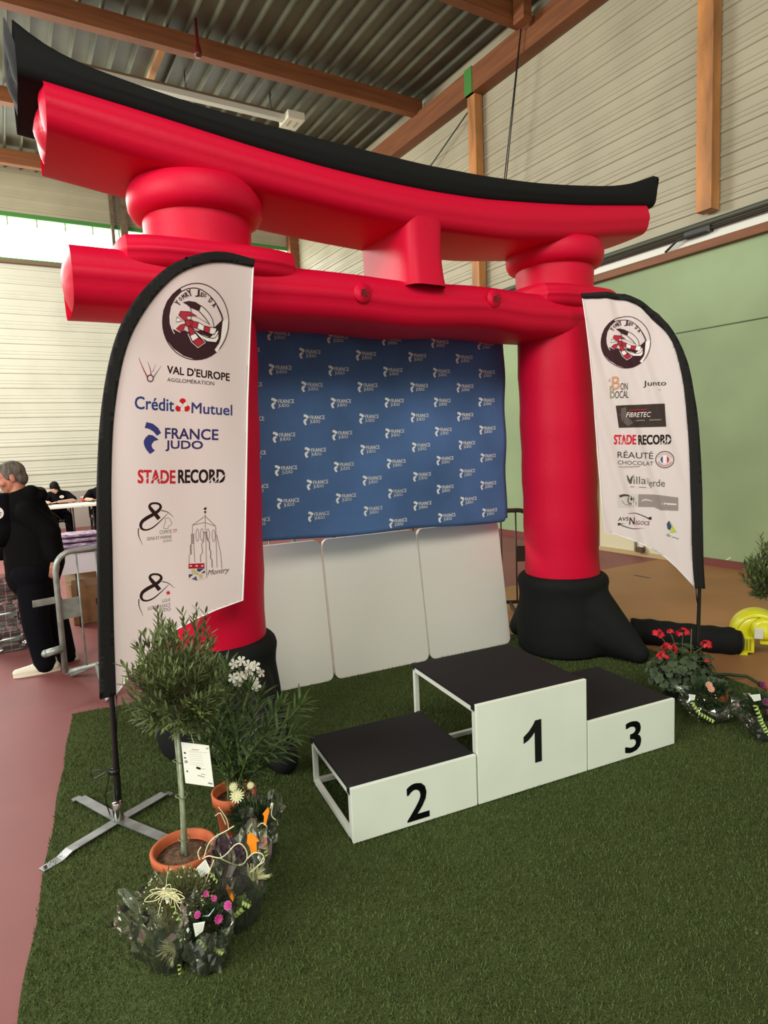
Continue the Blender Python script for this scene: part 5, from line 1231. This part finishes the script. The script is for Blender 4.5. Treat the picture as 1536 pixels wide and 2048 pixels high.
for k, (ax, ay) in ((1, (96, 1333)), (-1, (134, 1320))):
    an = J(ax, ay, -.10+k*.11); g0 = V((an.x, an.y, 0)); sR = frame(MFv, V((0, 0, 1)))
    b = MB(); hl = g0-MFv*.045; b.cap(hl+V((0, 0, .045)), g0+MFv*.10+V((0, 0, .045)), .042, .042, 16); b.cap(g0+MFv*.08+V((0, 0, .042)), g0+MFv*.225+V((0, 0, .034)), .046, .031, 16); b.cap(g0+V((0, 0, .05)), g0+MFv*.03+V((0, 0, .085)), .044, .04, 14)
    b.v = [V((p.x, p.y, max(p.z, .004))) for p in b.v]; so = fuse('shoe', b, .007, .35, m_shoe, man, 4)
    b = MB(); b.add([(g0+MFv*x+sR @ V((0, y, 0))+V((0, 0, z))) for z in (.001, .020) for x, y in [(-.09, -.03), (-.09, .03), (.0, .041), (.1, .046), (.2, .040), (.25, .018), (.25, -.018), (.2, -.040), (.1, -.046), (0, -.041)]], [tuple(range(10)), tuple(range(10, 20))]+[(i, (i+1) % 10, 10+(i+1) % 10, 10+i) for i in range(10)]); b.build('sole', mat('off white rubber', (210, 198, 178), .6), so)
    b = MB()
    for q in (.05, .075, .10, .125): b.tube([g0+MFv*q+sR @ V((0, -.026, 0))+V((0, 0, .092-.3*(q-.05))), g0+MFv*(q+.008)+V((0, 0, .099-.3*(q-.05))), g0+MFv*q+sR @ V((0, .026, 0))+V((0, 0, .092-.3*(q-.05)))], .004, 6)
    b.build('laces', mat('grey lace', (180, 178, 164), .8), so)

# ---- seated people behind the far table
FD = -W                                    # they face the hall (towards the camera side)
def seated(label, px, y_head, lean, seed, shirt, yd):
    H0 = PLN(px, 1010, G(166, 1009, .75), W)+W*yd; H0.z = 0      # under the seat
    RL = BW                                 # image left
    Pw = lambda f, l, z: H0+FD*f+RL*l+V((0, 0, z))
    hc = Pw(.20, lean, 1.10); hf = (FD*.75+RL*.45*math.copysign(1, lean)+V((0, 0, -.75)))
    R = frame(hf, V((0, 0, 1))); b = MB(); P = head_solids(b, hc, R, 1.0)
    b.cap(hc+R @ V((-.02, 0, -.06)), Pw(.06, lean*.4, .98), .055, .06, 14); b.cap(Pw(.04, 0, .90), Pw(-.04, 0, .55), .13, .14, 16)
    hands = []
    for k in (-1, 1):
        s_ = Pw(.04, .17*k, .93); e = Pw(.22, .30*k, .81); w = Pw(.47, (.20 if k > 0 else .02)+.0, .812); b.cap(s_, e, .05, .042, 12); b.cap(e, w, .040, .028, 12)
        hand_solids(b, w, FD*.5+RL*(.5 if k < 0 else .2), V((0, 0, 1)), RL*(-k), .17, .12); hands.append((s_, e, w))
        kn = Pw(.48, .13*k, .50); an = Pw(.46, .14*k, .10); b.cap(Pw(-.02, .1*k, .50), kn, .08, .06, 12); b.cap(kn, an, .055, .04, 12); b.cap(an-V((0, 0, .04)), an+FD*.15-V((0, 0, .06)), .036, .03, 10)
    o = fuse('person', b, .008, .4, m_skin2, None, 4); tag(o, label, 'person'); eyes(P, R, 1.0, o)
    b = MB(); b.ball(P(-.02, 0, .036), (.108, .088, .094), R, 20, 12); b.ball(P(-.05, 0, -.04), (.06, .08, .09), R, 18, 10)
    for k in (-1, 1): b.ball(P(.0, .078*k, -.03), (.05, .018, .075), R, 12, 8)
    fuse('hair', b, .01, .3, m_hairb, o, 3)
    b = MB(); b.cap(Pw(.04, 0, .90), Pw(-.04, 0, .56), .165, .165, 18); b.cap(Pw(.04, .12, .93), Pw(.04, -.12, .93), .095, .095, 16)
    for (s_, e, w) in hands: b.cap(s_, s_.lerp(e, .86), .085, .072, 14)
    ts = fuse('t_shirt', b, .012, .4, shirt, o, 4)
    k = Ink(); k.disk((0, 0), 45, 32, (236, 236, 234)); k.stroke([(-20, -6), (0, 8), (22, -8)], 8, (40, 40, 44), 1); c = Pw(.222, -.06, .90); k.lay('shirt_emblem', lambda x, y, l: c-RL*(x/1000)-V((0, 0, y/1000))+FD*(l), ts)
    b = MB(); b.cap(Pw(-.03, .09, .50), Pw(-.03, -.09, .50), .12, .12, 16)
    for k in (-1, 1): b.cap(Pw(-.02, .1*k, .50), Pw(.48, .13*k, .50), .098, .082, 14); b.cap(Pw(.48, .13*k, .50), Pw(.46, .14*k, .13), .082, .072, 14)
    fuse('trousers', b, .012, .4, m_trs, o, 4)
    for k in (-1, 1): b = MB(); b.cap(Pw(.46, .14*k, .05), Pw(.62, .14*k, .04), .048, .036, 12); fuse('shoe', b, .01, .3, mat('black shoe', (28, 26, 28), .5), o, 2)
    ch = thing('folding_chair', 'dark folding chair under %s' % ('the writing person at the far table' if seed == 1 else 'the person half hidden by the left flag'), 'chair', Pw(-.05, 0, 0), 'dark folding chairs')
    b = MB(); b.box(Pw(-.05, 0, .355), (.36, .40, .03), RB, .01); b.build('seat', m_dark, ch)
    b = MB(); b.box(Pw(-.29, 0, .75), (.03, .40, .18), RB, .01); b.build('backrest', m_dark, ch)
    for k in (-1, 1):
        for f0, f1 in ((.10, -.22), (-.2, .10)):
            b = MB(); b.tube([Pw(f1, .19*k, .006), Pw(f0, .19*k, .36)], .011, 8); b.build('leg', m_dark, ch)
        b = MB(); b.tube([Pw(-.2, .21*k, .36), Pw(-.29, .21*k, .84)], .011, 8); b.build('back_post', m_dark, ch)
    return o
def ftable(label, c, L, w, h, dirL, m_top, group, brace=True):
    d = dirL.normalized(); s_ = V((-d.y, d.x, 0)); Rt = Matrix((( d.x, s_.x, 0), (d.y, s_.y, 0), (0, 0, 1)))
    t = thing('folding_table', label, 'table', c, group)
    b = MB(); b.box(c+V((0, 0, h-.025)), (L, w, .05), Rt, .008); b.build('tabletop', m_top, t)
    for k in (-1, 1):
        for q in (-1, 1):
            b = MB(); p = c+d*(k*(L/2-.18))+s_*(q*(w/2-.08)); b.tube([p+V((0, 0, .0)), p+V((0, 0, h-.05))], .014, 8); b.build('leg', m_dark, t)
        if not brace: continue
        b = MB(); p = c+d*(k*(L/2-.18)); b.tube([p-s_*(w/2-.08)+V((0, 0, .2)), p+s_*(w/2-.08)+V((0, 0, .2))], .010, 8); b.build('crossbar', m_dark, t)
        b = MB(); b.tube([p+V((0, 0, .21)), c+d*(k*(L/2-.62))+V((0, 0, h-.05))], .009, 8); b.build('brace', m_dark, t)
    return t
m_ttop = mat('white plastic tabletop', (238, 238, 224), .45)
ta = G(166, 1009, .75); ta.z = 0
ftable('white folding table where the person writes, at the far wall', ta+BW*.92+W*.36, 1.82, .72, .75, -BW, m_ttop, 'white folding tables')
ftable('white folding table half hidden by the left flag, at the far wall', ta-BW*.92+W*.36, 1.82, .72, .75, -BW, m_ttop, 'white folding tables')
seated('person in black t-shirt bent over the far table, writing', 124, 972, .06, 1, m_tee, .97)
seated('person in black at the far table, half hidden by the left flag', 212, 972, -.05, 2, m_tee, .97)
cu_ = G(168, 1004, .75); c_ = thing('paper_cup', 'red paper cup with pale rim on the far white table', 'cup', cu_+W*.08)
cp = cu_+W*.08; b = MB(); b.lathe([(.036, 0), (.040, .004), (.050, .10), (.046, .10), (.037, .01)], cp, 20); b.build('cup_body', mat('red cup', (206, 66, 50), .5), c_)
b = MB(); b.lathe([(.047, .098), (.054, .098), (.054, .112), (.047, .112)], cp, 20); b.build('rim', m_card, c_)
pp_ = ta+BW*.35+W*.20+V((0, 0, .752))
tag((lambda o: o)(MB().box(pp_, (.21, .30, .004), RB).build('paper_sheet', m_card)), 'white sheet of paper under the writing hands on the far table', 'paper')

# ================================================================== FRONT TABLE WITH BUNDLES, BOXES BELOW
fa = G(120, 1114, .76); fb = G(196, 1113, .76); fdir = (-BW).normalized(); fs_ = V((-fdir.y, fdir.x, 0))
fc_ = fa+fdir*.86+fs_*.36; fc_.z = 0
ft = ftable('white clothed folding table with purple bundles behind the crowd barrier', fc_, 1.8, .72, .75, fdir, m_ttop, 'white folding tables', False)
b = MB(); Rt = Matrix(((fdir.x, fs_.x, 0), (fdir.y, fs_.y, 0), (0, 0, 1)))
b.box(fc_-fs_*.366+V((0, 0, .67)), (1.81, .008, .19), Rt); b.box(fc_+fdir*-.906+V((0, 0, .67)), (.008, .73, .19), Rt); b.box(fc_+V((0, 0, .757)), (1.82, .74, .006), Rt, .002)
cl_ = b.build('table_cloth', mat('pale lilac white cloth', (224, 218, 222), .8, bump=.2, bscale=12)); tag(cl_, 'pale cloth draped over the front folding table', 'tablecloth')
m_pur = mat('purple white print', (104, 70, 120), .5, var=.45, scale=16, stretch=(1, 1, 5), var_rgb=(230, 210, 226), bump=.6, bscale=30)
rnd = random.Random(3); names = ('left', 'right')
lab_l = (('lowest', 'second from the bottom', 'third from the bottom', 'topmost'))
for q in range(2):
    for l in range(4):
        o0 = fa+fdir*(.20+.46*q+rnd.uniform(-.015, .015))+fs_*(.24+rnd.uniform(-.02, .02)); zb0 = .762+.052*l; rz = rnd.uniform(-.06, .06)
        ax = Matrix.Rotation(math.atan2(fdir.y, fdir.x)+rz, 4, 'Z'); b = MB(Matrix.Translation(V((o0.x, o0.y, zb0+.025))) @ ax)
        def pk(u, v, l=l, q=q):
            a = u*2*PI; e = 5; c, s__ = math.cos(a), math.sin(a); x = math.copysign(abs(c)**(2/e), c); y = math.copysign(abs(s__)**(2/e), s__)
            pr = math.sin(PI*v)**.25 if 0 < v < 1 else 0; wv = .010*noise.noise(V((x*3, y*3, l*5+q*9+v*4)))
            return V((x*.215*pr*(1+wv*2), y*.15*pr, -.0245+.049*v+wv*.5*pr*(1 if .1 < v < .9 else 0)))
        b.grid(pk, 40, 9, True)
        o = b.build('wrapped_bundle', m_pur); tag(o, 'flat purple and white bundle, %s of the %s stack' % (lab_l[l], names[q]), 'bundle', 'purple and white bundles')
m_kraft = mat('brown cardboard', (150, 112, 76), .8, var=.08, scale=6)
def carton(label, c, dims, rot, flap=False):
    t = thing('cardboard_box', label, 'box', c, 'cardboard boxes under the table'); Rz = Matrix.Rotation(math.atan2(fdir.y, fdir.x)+rot, 3, 'Z')
    b = MB(); b.box(c+V((0, 0, dims[2]/2+.002)), dims, Rz, .004); bd = b.build('carton', m_kraft, t)
    b = MB(); b.box(c+V((0, 0, dims[2]+.003)), (dims[0], .05, .002), Rz); b.build('packing_tape', mat('brown tape', (176, 150, 112), .35), bd)
    if flap:
        b = MB(); b.smooth = False
        for k in (-1, 1): b.add([c+Rz @ V((-dims[0]/2, k*dims[1]/2, dims[2])), c+Rz @ V((dims[0]/2, k*dims[1]/2, dims[2])), c+Rz @ V((dims[0]/2, k*(dims[1]/2+.07), dims[2]+.09)), c+Rz @ V((-dims[0]/2, k*(dims[1]/2+.07), dims[2]+.09))], [(0, 1, 2, 3)])
        solid(b.build('flap', mat('pale cardboard inside', (190, 172, 140), .8), t), .003)
    b = MB(); b.box(c+Rz @ V((.02, -dims[1]/2-.001, dims[2]*.55)), (.05, .002, .07), Rz); b.build('printed_mark', mat('black print', (40, 34, 30), .8), bd)
carton('brown cardboard box with open flaps under the front table, left', fa*1.0+fdir*.30+fs_*.37-V((0, 0, fa.z)), (.46, .36, .40), .06, True)
carton('brown cardboard box under the front table, right of the open box', fa+fdir*.80+fs_*.40-V((0, 0, fa.z)), (.44, .34, .36), -.1)
# shrink wrapped drink packs, left edge
m_btl = mat('dark bottle', (34, 28, 36), .15, spec=.8); m_capw = mat('white cap', (236, 236, 232), .4)
m_wrap = film('shrink wrap', (206, 204, 210), .16, .10)
for i, (lz, lb) in enumerate(((0, 'lowest'), (.235, 'middle'), (.47, 'topmost'))):
    c = G(24, 1304)+BW*.02*(i % 2)+V((0, 0, lz)); t = thing('drink_pack', 'shrink wrapped pack of dark bottles at the left edge, %s of its stack' % lb, 'drink pack', c, 'stacked drink packs')
    k_ = 0
    for ix in range(4):
        for iy in range(2):
            p = c+(-BW)*(-.135+.09*ix)+W*(.05+.09*iy); b = MB(); b.lathe([(.036, .002), (.041, .006), (.042, .13), (.036, .165), (.016, .195), (.015, .21)], p, 14); bo = b.build('bottle', m_btl, t)
            b = MB(); b.lathe([(.017, .207), (.017, .226), (.012, .228)], p, 12); b.build('bottle_cap', m_capw, bo)
    b = MB()
    def wr_(u, v, c=c, i=i):
        a = u*2*PI; e = 6; cc, s__ = math.cos(a), math.sin(a); x = math.copysign(abs(cc)**(2/e), cc)*.192; y = math.copysign(abs(s__)**(2/e), s__)*.098
        p = c+(-BW)*x+W*(y+.095)+V((0, 0, .004+.222*v)); n_ = noise.noise(p*24)*.012+noise.noise(p*55)*.005; return p+(-BW)*(n_*cc)+W*(n_*s__)
    b.grid(wr_, 90, 22, True, False); b.build('shrink_film', m_wrap, t)
wb_ = fa+fdir*.55+fs_*.60; wb_.z = .762
t = thing('water_bottle', 'small clear water bottle with black cap behind the purple bundles', 'bottle', wb_)
b = MB(); b.lathe([(.028, .0), (.032, .004), (.032, .15), (.026, .19), (.013, .215), (.012, .225)], wb_, 18); b.build('body', film('clear bottle plastic', (238, 242, 242), .12, .05), t)
b = MB(); b.lathe([(.015, .222), (.015, .243), (.01, .245)], wb_, 14); b.build('cap', m_edge, t)
